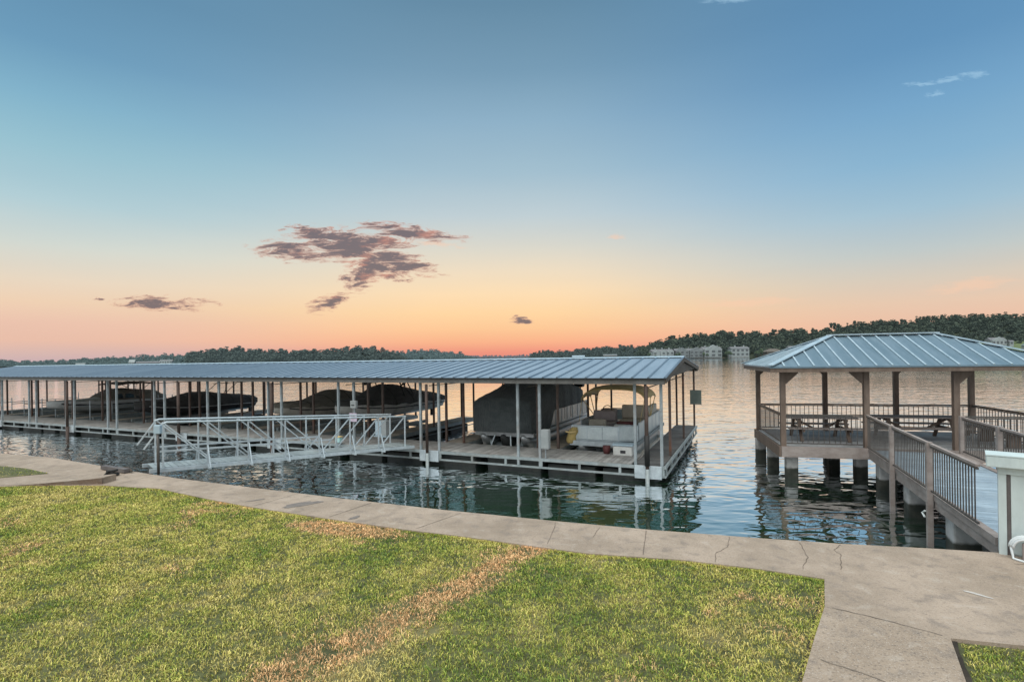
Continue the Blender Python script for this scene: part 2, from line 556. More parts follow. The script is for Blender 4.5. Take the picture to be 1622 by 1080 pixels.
def arrays_mesh(name, V, Q, mat, attrs=None, parent=None, tri=False):
    """fast mesh from numpy arrays; Q is (M,4) or (M,3)"""
    me = bpy.data.meshes.new(name)
    k = Q.shape[1]
    me.vertices.add(len(V))
    me.vertices.foreach_set('co', V.astype(np.float32).ravel())
    me.loops.add(Q.size)
    me.loops.foreach_set('vertex_index', Q.astype(np.int32).ravel())
    me.polygons.add(len(Q))
    me.polygons.foreach_set('loop_start', np.arange(0, Q.size, k, dtype=np.int32))
    me.update(calc_edges=True)
    for an, av in (attrs or {}).items():
        a = me.attributes.new(an, 'FLOAT', 'POINT')
        a.data.foreach_set('value', av.astype(np.float32))
    me.materials.append(mat)
    o = bpy.data.objects.new(name, me)
    COL.objects.link(o)
    if parent is not None:
        o.parent = parent
    return o


def poly_slab(name, pts, z0, z1, mat, parent=None):
    bm = bmesh.new()
    top = [bm.verts.new((x, y, z1)) for x, y in pts]
    f = bm.faces.new(top)
    ex = bmesh.ops.extrude_face_region(bm, geom=[f])
    for v in [e for e in ex['geom'] if isinstance(e, bmesh.types.BMVert)]:
        v.co.z = z0
    bmesh.ops.triangulate(bm, faces=[q for q in bm.faces if len(q.verts) > 4])
    bmesh.ops.recalc_face_normals(bm, faces=bm.faces)
    me = bpy.data.meshes.new(name)
    bm.to_mesh(me)
    bm.free()
    me.materials.append(mat)
    o = bpy.data.objects.new(name, me)
    COL.objects.link(o)
    if parent is not None:
        o.parent = parent
    return o


def inside(pts, X, Y):
    r = np.zeros(len(X), bool)
    n = len(pts)
    for i in range(n):
        x0, y0 = pts[i]
        x1, y1 = pts[(i + 1) % n]
        c = ((y0 > Y) != (y1 > Y))
        with np.errstate(divide='ignore', invalid='ignore'):
            xi = (x1 - x0) * (Y - y0) / (y1 - y0 + 1e-12) + x0
        r ^= c & (X < xi)
    return r


def vnoise(X, Y, scale, seed):
    g = np.random.default_rng(seed).random((64, 64))
    x = X * scale; y = Y * scale
    xi = np.floor(x).astype(int); yi = np.floor(y).astype(int)
    fx = x - xi; fy = y - yi
    fx = fx * fx * (3 - 2 * fx); fy = fy * fy * (3 - 2 * fy)
    a = g[xi % 64, yi % 64]; b = g[(xi + 1) % 64, yi % 64]
    c = g[xi % 64, (yi + 1) % 64]; d = g[(xi + 1) % 64, (yi + 1) % 64]
    return (a * (1 - fx) + b * fx) * (1 - fy) + (c * (1 - fx) + d * fx) * fy


# ------------------------------------------------------------------ camera
cam = bpy.data.cameras.new('camera')
cam.sensor_width = 36
cam.lens = 36 * 830 / 1622
cam.shift_y = 26.4 / 1622
cam.clip_start = .05
cam.clip_end = 12000
co = bpy.data.objects.new('camera', cam)
COL.objects.link(co)
rl = math.atan(.0155)
co.matrix_world = Matrix(((math.cos(rl), math.sin(rl), 0, 0), (0, 0, -1, 0), (-math.sin(rl), math.cos(rl), 0, 4.0), (0, 0, 0, 1)))
S.camera = co


# ------------------------------------------------------------------ sky and light
def sky():
    w = bpy.data.worlds.new('World')
    S.world = w
    w.use_nodes = True
    nt = NT(w.node_tree)
    bg = w.node_tree.nodes['Background']
    d = nt.add('ShaderNodeTexCoord').outputs['Generated']
    s = nt.add('ShaderNodeSeparateXYZ')
    nt.l.new(d, s.inputs[0])
    x, y, z = s.outputs
    hor = nt.math('SQRT', nt.math('ADD', nt.math('MULTIPLY', x, x), nt.math('MULTIPLY', y, y)))
    az = nt.math('DIVIDE', x, nt.math('MAXIMUM', hor, .001))
    zc = nt.math('MAXIMUM', z, 0.0)
    mid = nt.ramp(zc, [(0, lin((228, 136, 120))), (.012, lin((238, 148, 124))), (.03, lin((249, 176, 134))), (.055, lin((253, 198, 146))), (.085, lin((254, 212, 158))),
                       (.12, lin((251, 219, 175))), (.16, lin((240, 220, 190))), (.20, lin((222, 216, 200))), (.26, lin((194, 206, 212))), (.33, lin((164, 189, 208))),
                       (.41, lin((138, 172, 200))), (.48, lin((112, 151, 182))), (.56, lin((92, 134, 166))), (.66, lin((96, 142, 178))), (.82, (.7, .86, 1.0)), (1, (.85, .98, 1.1))])
    lef = nt.ramp(zc, [(0, lin((198, 172, 178))), (.015, lin((212, 180, 174))), (.035, lin((231, 187, 166))), (.06, lin((234, 192, 170))), (.09, lin((237, 206, 176))), (.12, lin((231, 213, 190))),
                       (.17, lin((208, 214, 206))), (.23, lin((176, 204, 212))), (.30, lin((146, 190, 208))), (.36, lin((120, 172, 202))), (.42, lin((96, 150, 188))),
                       (.5, lin((84, 136, 174))), (.66, lin((90, 140, 178))), (.82, (.7, .86, 1.0)), (1, (.85, .98, 1.1))])
    rig = nt.ramp(zc, [(0, lin((228, 180, 158))), (.04, lin((234, 188, 162))), (.075, lin((230, 198, 172))), (.11, lin((214, 201, 184))), (.15, lin((192, 200, 198))),
                       (.21, lin((158, 190, 208))), (.28, lin((126, 174, 208))), (.35, lin((104, 158, 202))), (.42, lin((82, 140, 188))),
                       (.5, lin((72, 130, 178))), (.66, lin((84, 138, 180))), (.82, (.7, .86, 1.0)), (1, (.85, .98, 1.1))])
    col = nt.mix(nt.smooth(az, -.08, -.70), mid, lef)
    col = nt.mix(nt.smooth(az, .02, .66), col, rig)
    # open sky behind the viewer, brightened to add fill light
    back = nt.smooth(y, .15, -.45)
    bcol = nt.ramp(zc, [(0, (.66, .64, .66)), (.25, (.72, .75, .80)), (.7, (.78, .86, .94)), (1, (.85, .98, 1.1))])
    col = nt.mix(back, col, bcol)
    # small variation so the gradient is not perfectly even
    wob = nt.noise(nt.mapping(d, sc=(1.2, 1.2, 6)), 2.2, 4, .55)
    comb = nt.add('ShaderNodeCombineColor')
    nt.put(comb.inputs[0], nt.math('MULTIPLY_ADD', wob, .10, .95))
    nt.put(comb.inputs[1], nt.math('MULTIPLY_ADD', wob, .07, .965))
    nt.put(comb.inputs[2], nt.math('MULTIPLY_ADD', wob, .04, .98))
    col = nt.mix(1, col, comb.outputs[0], 'MULTIPLY')
    hs = nt.add('ShaderNodeHueSaturation')
    nt.put(hs.inputs['Saturation'], nt.math('MULTIPLY_ADD', nt.smooth(zc, .16, .32), -.11, .99))
    nt.put(hs.inputs['Color'], col)
    col = hs.outputs[0]
    tz = nt.ramp(zc, [(0, (1, 1, 1)), (.2, (1, 1, 1)), (.34, (.92, 1.0, .975)), (1, (.92, 1.0, .975))])
    col = nt.mix(1, col, tz, 'MULTIPLY')
    # ---- clouds, laid out by direction: u = x/y, v = z/y
    ys = nt.math('MAXIMUM', y, .02)
    u = nt.math('DIVIDE', x, ys)
    v = nt.math('DIVIDE', z, ys)
    cv = nt.add('ShaderNodeCombineXYZ')
    nt.put(cv.inputs[0], u)
    nt.put(cv.inputs[1], v)
    uv = cv.outputs[0]
    wv = nt.mapping(uv, rot=(0, 0, R(10)), sc=(1, 3.2, 1))
    warp = nt.noise(wv, 26, 5, .68, 0, 1)
    vs = nt.add('ShaderNodeVectorMath', operation='MULTIPLY_ADD')
    nt.l.new(warp, vs.inputs[0])
    vs.inputs[1].default_value = (.085, .03, 0)
    sub = nt.add('ShaderNodeVectorMath', operation='ADD')
    nt.l.new(uv, vs.inputs[2])
    nt.l.new(vs.outputs[0], sub.inputs[0])
    sub.inputs[1].default_value = (-.0425, -.015, 0)
    wuv = sub.outputs[0]

    def blob(cx, cy, a, b, rot, gr=1.5):
        mp = nt.mapping(wuv, loc=(cx, cy, 0), rot=(0, 0, R(rot)), sc=(a * gr, b * gr, 1), kind='TEXTURE')
        g = nt.add('ShaderNodeTexGradient', gradient_type='SPHERICAL')
        nt.l.new(mp, g.inputs[0])
        return g.outputs['Fac']

    def px(X, Y):
        return (X - 811) / 830, (579 - .0155 * X - Y) / 830

    def union(lst, gr=1.5):
        o = None
        for b in lst:
            e = blob(*px(b[0], b[1]), b[2] / 830, b[3] / 830, b[4], gr)
            o = e if o is None else nt.math('MAXIMUM', o, e)
        return o
    dark = union([(470, 398, 62, 17, -6), (560, 392, 80, 26, -10), (620, 412, 75, 16, -14), (655, 368, 72, 10, -9), (572, 440, 26, 20, 35), (600, 420, 50, 14, -20),
                  (523, 480, 30, 11, 18), (262, 481, 66, 11, -2), (828, 507, 14, 6, -5), (520, 377, 60, 12, -8), (610, 382, 50, 9, -6), (480, 361, 14, 4, -4), (155, 473, 10, 3, 0)])
    fb = nt.noise(nt.mapping(uv, rot=(0, 0, R(11)), sc=(1, 4.6, 1)), 17, 9, .74, .9)
    dens = nt.math('ADD', dark, nt.math('MULTIPLY_ADD', fb, 3.2, -1.72))
    dens = nt.math('MULTIPLY', dens, nt.smooth(dark, .0, .22))
    alpha = nt.math('MULTIPLY', nt.smooth(dens, .0, .55), .93)
    core = nt.smooth(dens, .15, .7)
    glow = nt.smooth(nt.noise(nt.mapping(uv, rot=(0, 0, R(16)), sc=(1, 3.4, 1)), 14, 4, .6), .52, .68)
    ccol = nt.mix(core, lin((214, 162, 140)), lin((112, 98, 102)))
    ccol = nt.mix(nt.math('MULTIPLY', glow, .42), ccol, lin((236, 152, 122)))
    col = nt.mix(alpha, col, ccol)
    pale = union([(1551, 118, 24, 9, 6), (1512, 127, 26, 6, 4), (1490, 149, 14, 7, 6), (1160, 0, 50, 8, 0), (982, 375, 22, 6, 0), (1190, 478, 110, 9, 2), (1540, 452, 90, 12, 8),
                  (690, 385, 60, 6, -6), (1465, 133, 30, 5, 3)], 1.15)
    pd = nt.math('MULTIPLY', nt.smooth(nt.math('ADD', pale, nt.math('MULTIPLY_ADD', fb, .9, -.5)), .05, .8), nt.smooth(pale, 0, .3))
    pcol = nt.mix(nt.smooth(v, .2, .4), lin((248, 202, 170)), lin((170, 208, 232)))
    col = nt.mix(nt.math('MULTIPLY', pd, .5), col, pcol)
    # below the horizon
    col = nt.mix(nt.smooth(z, -.002, -.03), col, (.22, .24, .24, 1))
    nt.put(bg.inputs['Color'], col)
    bg.inputs['Strength'].default_value = 1.0
    # a little of the physical sky on top
    ns = nt.add('ShaderNodeTexSky', sky_type='NISHITA')
    ns.sun_disc = False
    ns.sun_elevation = R(66)
    ns.sun_rotation = R(200)
    bg2 = nt.add('ShaderNodeBackground')
    nt.l.new(ns.outputs[0], bg2.inputs['Color'])
    bg2.inputs['Strength'].default_value = .004
    ad = nt.add('ShaderNodeAddShader')
    nt.l.new(bg.outputs[0], ad.inputs[0])
    nt.l.new(bg2.outputs[0], ad.inputs[1])
    nt.l.new(ad.outputs[0], w.node_tree.nodes['World Output'].inputs['Surface'])
    w.cycles.sampling_method = 'MANUAL'
    w.cycles.sample_map_resolution = 512
    sky_fill = bpy.data.lights.new('sky_fill', 'SUN')  # added soft fill from behind the viewer, standing for the bright sky there
    sky_fill.energy = 2.6
    sky_fill.angle = R(70)
    sky_fill.color = (1, .95, .88)
    so = bpy.data.objects.new('sky_fill', sky_fill)
    COL.objects.link(so)
    so.location = (0, 0, 60)
    # light travels away from azimuth 200 deg (behind the viewer), 48 deg up
    e, a = R(66), R(200)
    tofill = Vector((math.cos(e) * math.sin(a), math.cos(e) * math.cos(a), math.sin(e)))
    so.rotation_euler = tofill.to_track_quat('Z', 'Y').to_euler()


sky()

# ------------------------------------------------------------------ setting: water, land, pavement, lawn
wat = MB().add([(-6000, -60, 0), (6000, -60, 0), (6000, 7000, 0), (-6000, 7000, 0)], [(0, 1, 2, 3)]).build('lake', M['water'])
tag(wat, kind='structure')
bed = MB().add([(-6000, -60, -3), (6000, -60, -3), (6000, 7000, -3), (-6000, 7000, -3)], [(0, 1, 2, 3)]).build('lake_bed', M['soil'])
tag(bed, kind='structure')

OUT = [(-40, 27.5), (-26, 21.6), (-17.55, 17.91), (-14.94, 16.91), (-11.97, 15.32), (-10.42, 14.45), (-8.74, 13.58), (-6.21, 12.44), (-3.75, 11.35), (-1.44, 10.38), (.75, 9.55),
       (2.33, 8.99), (3.94, 8.51), (5.08, 8.2), (6.35, 7.93), (7.44, 7.66), (12, 6.75), (20, 5.6)]
INN = [(-12.79, 13.04), (-11.91, 13.11), (-10.25, 13.0), (-8.55, 12.58), (-6.72, 11.52), (-5.4, 10.82), (-3.54, 9.96), (-1.95, 9.26), (-.8, 8.82), (.25, 8.36), (1.1, 8.0), (2.45, 7.69),
       (3.39, 7.33), (4.11, 6.97)]
LAWN2 = [(-12.84, 14.46), (-14.18, 15.22), (-15.6, 15.72), (-24, 19.6), (-34, 24), (-34, 22.2), (-24, 17.6), (-15.2, 14.4), (-13.72, 13.99)]
PL = [(4.11, 6.97), (3.63, 6.21), (3.14, 5.52), (2.6, 4.78), (1.6, 3.35), (-2.5, -2.4), (-7, -8.5)]
PR = [(4.54, 5.48), (4.07, 4.75), (3.1, 3.35), (-1.0, -2.4), (-5.4, -8.5)]
# one bulk of land under everything, a sea wall at its water side
land = [p for p in OUT] + [(20, -14), (-40, -14)]
g = poly_slab('ground', land, -3.2, .96, M['turf'])
tag(g, kind='structure')
wl = MB()
off = [(x, y) for x, y in OUT]
for i in range(len(off) - 1):
    (x0, y0), (x1, y1) = off[i], off[i + 1]
    wl.add([(x0, y0 + .02, -3), (x1, y1 + .02, -3), (x1, y1 + .02, .86), (x0, y0 + .02, .86)], [(0, 1, 2, 3)])
tag(wl.build('seawall_face', M['wall']), kind='structure')
walk_poly = [(x, y + .05) for x, y in OUT] + [(20, 3.2), (9, 4.35), (5.15, 5.32), (4.54, 5.48), (3.66, 6.21)] + list(reversed(INN)) + \
            [(-15.0, 13.05), (-24, 15.8), (-40, 23)]
seawall_walk = poly_slab('pavement', walk_poly, .80, 1.0, M['walk'])
tag(seawall_walk, kind='structure')
path = poly_slab('path', [(3.654, 6.20), (4.535, 5.473)] + PR[1:] + list(reversed(PL))[:-2], .8, 1.004, M['path'])
tag(path, kind='structure')
l2 = poly_slab('side_lawn', LAWN2, .95, 1.012, M['turf'])
tag(l2, kind='structure')


def ribbon(name, pts, w, mat, parent, z=1.006, jit=.012, sub=7):
    q = []
    for i in range(len(pts) - 1):
        for k in range(sub):
            t = k / sub
            q.append(Vector((pts[i][0] * (1 - t) + pts[i + 1][0] * t, pts[i][1] * (1 - t) + pts[i + 1][1] * t, z)))
    q.append(Vector((*pts[-1], z)))
    vs, fs = [], []
    for i, p in enumerate(q):
        d = (q[min(i + 1, len(q) - 1)] - q[max(i - 1, 0)]).normalized()
        n = Vector((-d.y, d.x, 0))
        j = n * rnd.uniform(-jit, jit)
        ww = w * rnd.uniform(.6, 1.3)
        vs += [p + j + n * ww / 2, p + j - n * ww / 2]
    for i in range(len(q) - 1):
        fs.append((2 * i, 2 * i + 1, 2 * i + 3, 2 * i + 2))
    return MB().add(vs, fs).build(name, mat, parent)


for a, b in [((-1.04, 10.17), (-1.74, 9.28)), ((2.25, 8.97), (1.93, 7.90)), ((-4.91, 11.82), (-5.41, 10.92)), ((-7.4, 12.95), (-7.9, 12.28)),
             ((-3.0, 11.0), (-3.55, 10.05)), ((-9.6, 14.0), (-9.9, 13.1)), ((9.0, 7.3), (8.2, 4.7))]:
    ribbon('expansion_joint', [a, b], .011, M['crack'], seawall_walk, jit=.003)
for pts in [[(.74, 9.5), (.66, 9.0), (.53, 8.42)], [(3.53, 8.6), (3.3, 8.15), (3.02, 7.9), (2.9, 7.58)], [(5.08, 8.18), (4.86, 7.98), (4.83, 7.78), (4.66, 7.5), (4.51, 7.25)],
            [(4.51, 8.3), (4.3, 7.7), (4.0, 7.3)], [(7.0, 7.35), (7.6, 7.2), (8.4, 7.1)], [(1.5, 9.2), (1.3, 8.7)]]:
    ribbon('crack', pts, .008, M['crack'], seawall_walk, jit=.01, sub=5)
ribbon('crack', [(2.97, 5.12), (3.31, 4.80), (3.52, 4.5)], .008, M['crack'], path, z=1.011, jit=.012)
ribbon('expansion_joint', [(3.72, 6.17), (4.13, 5.86), (4.5, 5.53)], .010, M['crack'], seawall_walk, jit=.008)


def puddle(name, cx, cy, a, b, rot, mat, parent, z=1.005):
    vs = []
    n = 40
    ph = [rnd.uniform(0, 6.3) for _ in range(4)]
    for i in range(n):
        t = 2 * math.pi * i / n
        r = 1 + .22 * math.sin(2 * t + ph[0]) + .14 * math.sin(3 * t + ph[1]) + .09 * math.sin(7 * t + ph[2]) + .06 * math.sin(13 * t + ph[3])
        x, y = a * r * math.cos(t), b * r * math.sin(t)
        vs.append((cx + x * math.cos(rot) - y * math.sin(rot), cy + x * math.sin(rot) + y * math.cos(rot), z))
    return MB().add(vs, [tuple(range(n))]).build(name, mat, parent)


puddle('damp_patch', -4.45, 10.97, .42, .14, R(40), M['stain'], seawall_walk)
puddle('damp_patch', -3.05, 9.99, .16, .05, R(60), M['stain'], seawall_walk)
puddle('damp_patch', -5.6, 11.35, .18, .04, R(30), M['stain'], seawall_walk)
def shaded_soil_strip(pts, off):  # dark strip: soil gap with the path edge's shadow line painted in
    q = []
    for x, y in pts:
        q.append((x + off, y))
    o = ribbon('shaded_soil_edge', q, .05, M['edge_shade_soil'], None, z=.972, jit=.008)
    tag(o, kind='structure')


shaded_soil_strip(PL[:5], -.03)
shaded_soil_strip(PR[:3], .035)
puddle('pale_mark', 5.68, 6.45, .13, .03, R(-50), M['pale_mark'], seawall_walk, z=1.0055)
puddle('damp_patch', 6.6, 6.1, .5, .22, R(-20), M['faint_damp'], seawall_walk, z=1.0045)
# low concrete ramp whose brown side shows above the lawn edge
rp = MB().prism([(-13.6, 1.001), (-11.7, 1.02), (-10.28, 1.16), (-10.28, .9), (-13.6, .9)], 1, 13.12, 13.55)
o = rp.build('path_ramp', M['walk'])
tag(o, kind='structure')
MB().prism([(-12.4, 1.0), (-10.285, 1.15), (-10.285, .95), (-12.4, .95)], 1, 13.09, 13.118).build('ramp_side', M['curb'], o)

MAIN = INN[:] + PL[1:5] + [(-3, 2.6), (-14, 2.6), (-22, 8), (-24, 13.5), (-15.0, 13.0)]
LAWNR = [(20, 3.1), (9, 4.25), (5.2, 5.27), (4.6, 5.42)] + [(x + .07, y) for x, y in PR[1:3]] + [(4.5, 2.4), (20, 1.2)]


def make_grass(name, poly, n, z, ymin=3.0, edge=None):
    P = np.array(poly)
    n_edge = 9000 if edge else 0
    x0, y0 = P.min(0)
    x1, y1 = P.max(0)
    X = rng.uniform(x0, x1, n)
    Y = rng.uniform(max(y0, ymin), y1, n)
    # keep what could be seen, thin with distance
    ok = inside(poly, X, Y) & (np.abs(X) < 1.12 * np.abs(Y) + 1.5)
    keep = np.clip(1.15 - (Y - 4.5) * .065, .42, 1)
    clump = vnoise(X, Y, 9, 3) * .6 + vnoise(X, Y, 21, 4) * .4
    ok &= rng.random(n) < keep * np.clip(-.1 + 2.1 * clump, .06, 1)
    X = X[ok]; Y = Y[ok]
    m = len(X)
    clump = clump[ok]
    if edge:
        # blades that creep over the pavement edge
        E_ = np.array(edge)
        si = rng.integers(0, len(E_) - 1, 16000)
        tt = rng.random(16000)
        sg = vnoise(E_[si, 0] * (1 - tt) + E_[si + 1, 0] * tt, E_[si, 1] * (1 - tt) + E_[si + 1, 1] * tt, 2.3, 31)
        wob = rng.normal(0, .022, 16000) + (sg - .45) * .07
        dx = E_[si + 1, 0] - E_[si, 0]; dy = E_[si + 1, 1] - E_[si, 1]
        ll = np.hypot(dx, dy)
        X = np.concatenate([X, E_[si, 0] * (1 - tt) + E_[si + 1, 0] * tt - dy / ll * wob])
        Y = np.concatenate([Y, E_[si, 1] * (1 - tt) + E_[si + 1, 1] * tt + dx / ll * wob])
        clump = np.concatenate([clump, np.full(16000, .55)])
        m = len(X)
    # dry strip and dry patches
    seg = np.array([(0.3, 8.36), (-.2, 7.9), (-.62, 7.05), (-1.02, 6.62), (-1.5, 5.85), (-2.1, 5.3), (-2.6, 4.4)])
    d = np.full(m, 9.)
    for a, b in zip(seg[:-1], seg[1:]):
        ab = b - a
        t = np.clip(((X - a[0]) * ab[0] + (Y - a[1]) * ab[1]) / (ab @ ab), 0, 1)
        d = np.minimum(d, np.hypot(X - a[0] - t * ab[0], Y - a[1] - t * ab[1]))
    nz = vnoise(X, Y, 2.2, 8)
    nz2 = vnoise(X, Y, 6, 9)
    dry = np.clip(1.25 - (d + (nz - .5) * .3) / (.20 + .5 * nz), 0, 1) * (.5 + .75 * nz2)
    e = np.hypot((X + 3.06) / 1.0, (Y - 9.40 + (X + 3.06) * .33) / .33)
    dry = np.maximum(dry, np.clip(1.6 - e, 0, 1) * (.75 + .6 * nz2))
    e = np.hypot((X - 2.9) / .25, (Y - 6.55) / .22)
    dry = np.maximum(dry, np.clip(1.1 - e, 0, 1) * .8)
    edg = vnoise(X, Y, .8, 12) * .6 + vnoise(X, Y, 3.1, 13) * .4
    dry = np.maximum(dry, np.clip((edg - .58) * 2.2, 0, .6))
    L = rng.uniform(.018, .042, m) * (.75 + .5 * clump)
    W = rng.uniform(.006, .012, m) * np.clip(Y / 7, .85, 1.7)
    an = rng.uniform(0, 2 * np.pi, m)
    le = rng.uniform(.25, 1.15, m) * L
    fa = rng.uniform(0, np.pi, m)
    tone = rng.uniform(.15, 1, m) * (.55 + .7 * clump)
    base = np.stack([X, Y, np.full(m, z)], 1)
    side = np.stack([np.cos(fa), np.sin(fa), np.zeros(m)], 1) * (W / 2)[:, None]
    lean = np.stack([np.cos(an), np.sin(an), np.zeros(m)], 1)
    midp = base + lean * (le * .35)[:, None]
    midp[:, 2] += L * .65
    tip = base + lean * le[:, None]
    tip[:, 2] += L * np.sqrt(np.clip(1 - (le / L) ** 2 * .6, .15, 1))
    V = np.stack([base - side, base + side, midp + side * .8, midp - side * .8, tip + side * .25, tip - side * .25], 1).reshape(-1, 3)
    i = np.arange(m)[:, None] * 6
    Q = np.concatenate([i + np.array([0, 1, 2, 3]), i + np.array([3, 2, 4, 5])], 0)
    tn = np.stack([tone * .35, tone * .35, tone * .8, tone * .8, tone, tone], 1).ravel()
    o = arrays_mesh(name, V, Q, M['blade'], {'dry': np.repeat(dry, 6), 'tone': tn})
    return o


o = make_grass('grass', MAIN, 1150000, .96, edge=INN + PL[1:5])
tag(o, 'short green lawn with straw coloured dry streaks beside the concrete sea wall', 'grass', kind='stuff')
o = make_grass('grass', LAWNR, 150000, .96)
tag(o, 'darker green grass corner right of the concrete path', 'grass', kind='stuff')
o = make_grass('grass', LAWN2, 60000, 1.01)
tag(o, 'small wedge of yellowish grass left of the gangway', 'grass', kind='stuff')

# ------------------------------------------------------------------ covered boat dock
DOCK = Vector((4.68, 16.38, 0))
DZ = R(-24.6)
DL = 50.2          # length
DW = 10.25         # depth
HD = .54           # deck height


def D(x, y, z=0):
    c, s = math.cos(DZ), math.sin(DZ)
    return (DOCK.x + x * c - y * s, DOCK.y + x * s + y * c, z)


dock = thing('boat_dock', 'long covered boat dock with a blue grey metal roof on rows of thin posts', 'boat dock', DOCK, DZ)
FING = [(-.92 if k == 0 else -(4.09 * k + .92), -(4.09 * k)) for k in range(13)]
FING[-1] = (-DL, -49.08)


def planks(mb, x0, x1, y0, y1, z, along, pitch=.145, gap=.012, th=.035):
    """boards whose long side runs along axis 'x' or 'y'"""
    if along == 'y':
        n = max(1, int((x1 - x0) / pitch))
        p = (x1 - x0) / n
        for i in range(n):
            dz = rnd.uniform(-.003, .003)
            mb.box(x0 + i * p + gap / 2, x0 + (i + 1) * p - gap / 2, y0 + rnd.uniform(-.01, .01), y1 + rnd.uniform(-.01, .01), z - th + dz, z + dz)
    else:
        n = max(1, int((y1 - y0) / pitch))
        p = (y1 - y0) / n
        for i in range(n):
            dz = rnd.uniform(-.003, .003)
            mb.box(x0, x1, y0 + i * p + gap / 2, y0 + (i + 1) * p - gap / 2, z - th + dz, z + dz)
    return mb


FW = 1.8
mb = planks(MB(), -DL, -1.0, .03, FW, HD, 'y', .16)
mb.build('front_walkway', M['deck'], dock)
for k, (a, b) in enumerate(FING):
    y0 = FW + .02 if k else .03
    mb = planks(MB(), a, b, y0, DW, HD, 'x', .16)
    mb.build('finger_walkway', M['finger'] if k else M['deck_end'], dock)
# pale edge frame: top channel, lower rail, uprights
ef = MB()
ef.box(-DL, .02, -.05, .02, HD - .12, HD - .02)
ef.box(-DL, .02, -.05, .0, .17, .23)
k = 0
while k * 1.36 < DL:
    x = -k * 1.36
    ef.box(x - .04, x + .04, -.055, -.005, .235, HD - .125)
    k += 1
ef.build('edge_frame', M['frame'], dock)
ef = MB()
ef.box(.025, .09, -.05, DW, HD - .1, HD + .0)
ef.box(.03, .08, -.05, DW, .17, .23)
for k in range(9):
    y = .2 + k * 1.2
    ef.box(.025, .085, y - .04, y + .04, .235, HD - .105)
ef.build('edge_frame', M['frame'], dock)
ef = MB()
for (a, b) in FING:
    for x in ((b, a) if b else (a,)):
        s = 1 if x == b else -1
        ef.box(min(x, x + s * .05), max(x, x + s * .05), FW + .03, DW, HD - .2, HD - .03)
        ef.box(min(x, x + s * .04), max(x, x + s * .04), FW + .03, DW, .16, .2)
ef.build('finger_frame', M['frame'], dock)
# floats
x = -.3
while x > -DL + 1.6:
    w = rnd.choice((1.3, 1.7, 2.1))
    MB().rbox(x - w, x, .22, 1.5, -.25, rnd.choice((.30, .36, .40)), .04).build('float', M['float'], dock)
    x -= w + rnd.choice((.25, .5, .9))
for (a, b) in FING:
    for y in (2.3, 4.9, 7.6):
        MB().rbox(a + .1, b - .08, y, y + 1.9, -.25, .27, .04).build('float', M['float'], dock)
# posts
def zroof(y):
    return 3.27 + (3.88 - 3.27) * min(1, (y + .3) / 4.8) if y <= 4.5 else 3.88 - (3.88 - 3.38) * (y - 4.5) / 6.0


for k, (a, b) in enumerate(FING):
    for x in (a + .06, b - .04):
        for y in (-.005, FW + .05, DW - .1):
            top = zroof(y) - .12
            MB().box(x - .042, x + .042, y - .042, y + .042, HD - .3 if y < 0 else HD, top).build('post', M['steel'] if y < .5 else M['brown_steel'], dock)
    MB().box(b - .10, b - .02, 5.9, 5.98, HD, zroof(5.94) - .12).build('post', M['brown_steel'], dock)
# roof sheet with ribs
RX0, RX1 = -DL - .1, .16


seams = MB()


def slope(mb, y0, z0, y1, z1):
    mb.add([(RX0, y0, z0), (RX1, y0, z0), (RX1, y1, z1), (RX0, y1, z1), (RX0, y0, z0 - .03), (RX1, y0, z0 - .03), (RX1, y1, z1 - .03), (RX0, y1, z1 - .03)],
           [(0, 1, 2, 3), (7, 6, 5, 4), (0, 4, 5, 1), (1, 5, 6, 2), (2, 6, 7, 3), (3, 7, 4, 0)])
    n = int((RX1 - RX0) / .5)
    for i in range(n + 1):
        x = RX1 - .03 - i * .5
        seams.add([(x - .045, y0 - .004, z0 + .002), (x + .045, y0 - .004, z0 + .002), (x + .018, y0 - .004, z0 + .04), (x - .018, y0 - .004, z0 + .04),
                (x - .045, y1, z1 + .002), (x + .045, y1, z1 + .002), (x + .018, y1, z1 + .04), (x - .018, y1, z1 + .04)],
               [(0, 1, 2, 3), (7, 6, 5, 4), (0, 4, 5, 1), (1, 5, 6, 2), (2, 6, 7, 3), (3, 7, 4, 0)])


rf = MB()
slope(rf, -.32, 3.30, 4.46, 3.905)
slope(rf, 10.55, 3.41, 4.54, 3.905)
roof = rf.build('roof', M['roof_dock'], dock)
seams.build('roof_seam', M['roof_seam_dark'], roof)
cl = MB()
cl.add([(RX0 + .02, -.29, 3.262), (RX1 - .13, -.29, 3.262), (RX1 - .13, 4.45, 3.866), (RX0 + .02, 4.45, 3.866)], [(0, 1, 2, 3)])
cl.add([(RX0 + .02, 10.5, 3.374), (RX1 - .13, 10.5, 3.374), (RX1 - .13, 4.55, 3.866), (RX0 + .02, 4.55, 3.866)], [(3, 2, 1, 0)])
cl.build('ceiling', M['ceiling_reflector'], dock)  # unseen mirror-bright sheet, added to brighten the water reflections and slips
rc = MB()
rc.add([(RX0, 4.27, 3.92), (RX1 + .02, 4.27, 3.92), (RX1 + .02, 4.5, 3.97), (RX0, 4.5, 3.97), (RX1 + .02, 4.73, 3.93), (RX0, 4.73, 3.93)], [(0, 1, 2, 3), (3, 2, 4, 5)])
rc.build('ridge_cap', M['roof_trim'], roof)
MB().box(RX0, RX1 - .04, -.27, -.19, 3.10, 3.262).build('eave_beam', M['fascia'], dock)
MB().box(RX0, RX1 - .04, 10.4, 10.48, 3.2, 3.37).build('eave_beam', M['fascia'], dock)
MB().add([(RX0, -.325, 3.255), (RX1, -.325, 3.255), (RX1, -.325, 3.298), (RX0, -.325, 3.298)], [(0, 1, 2, 3)]).build('gutter_strip', M['black'], dock)
pu = MB()
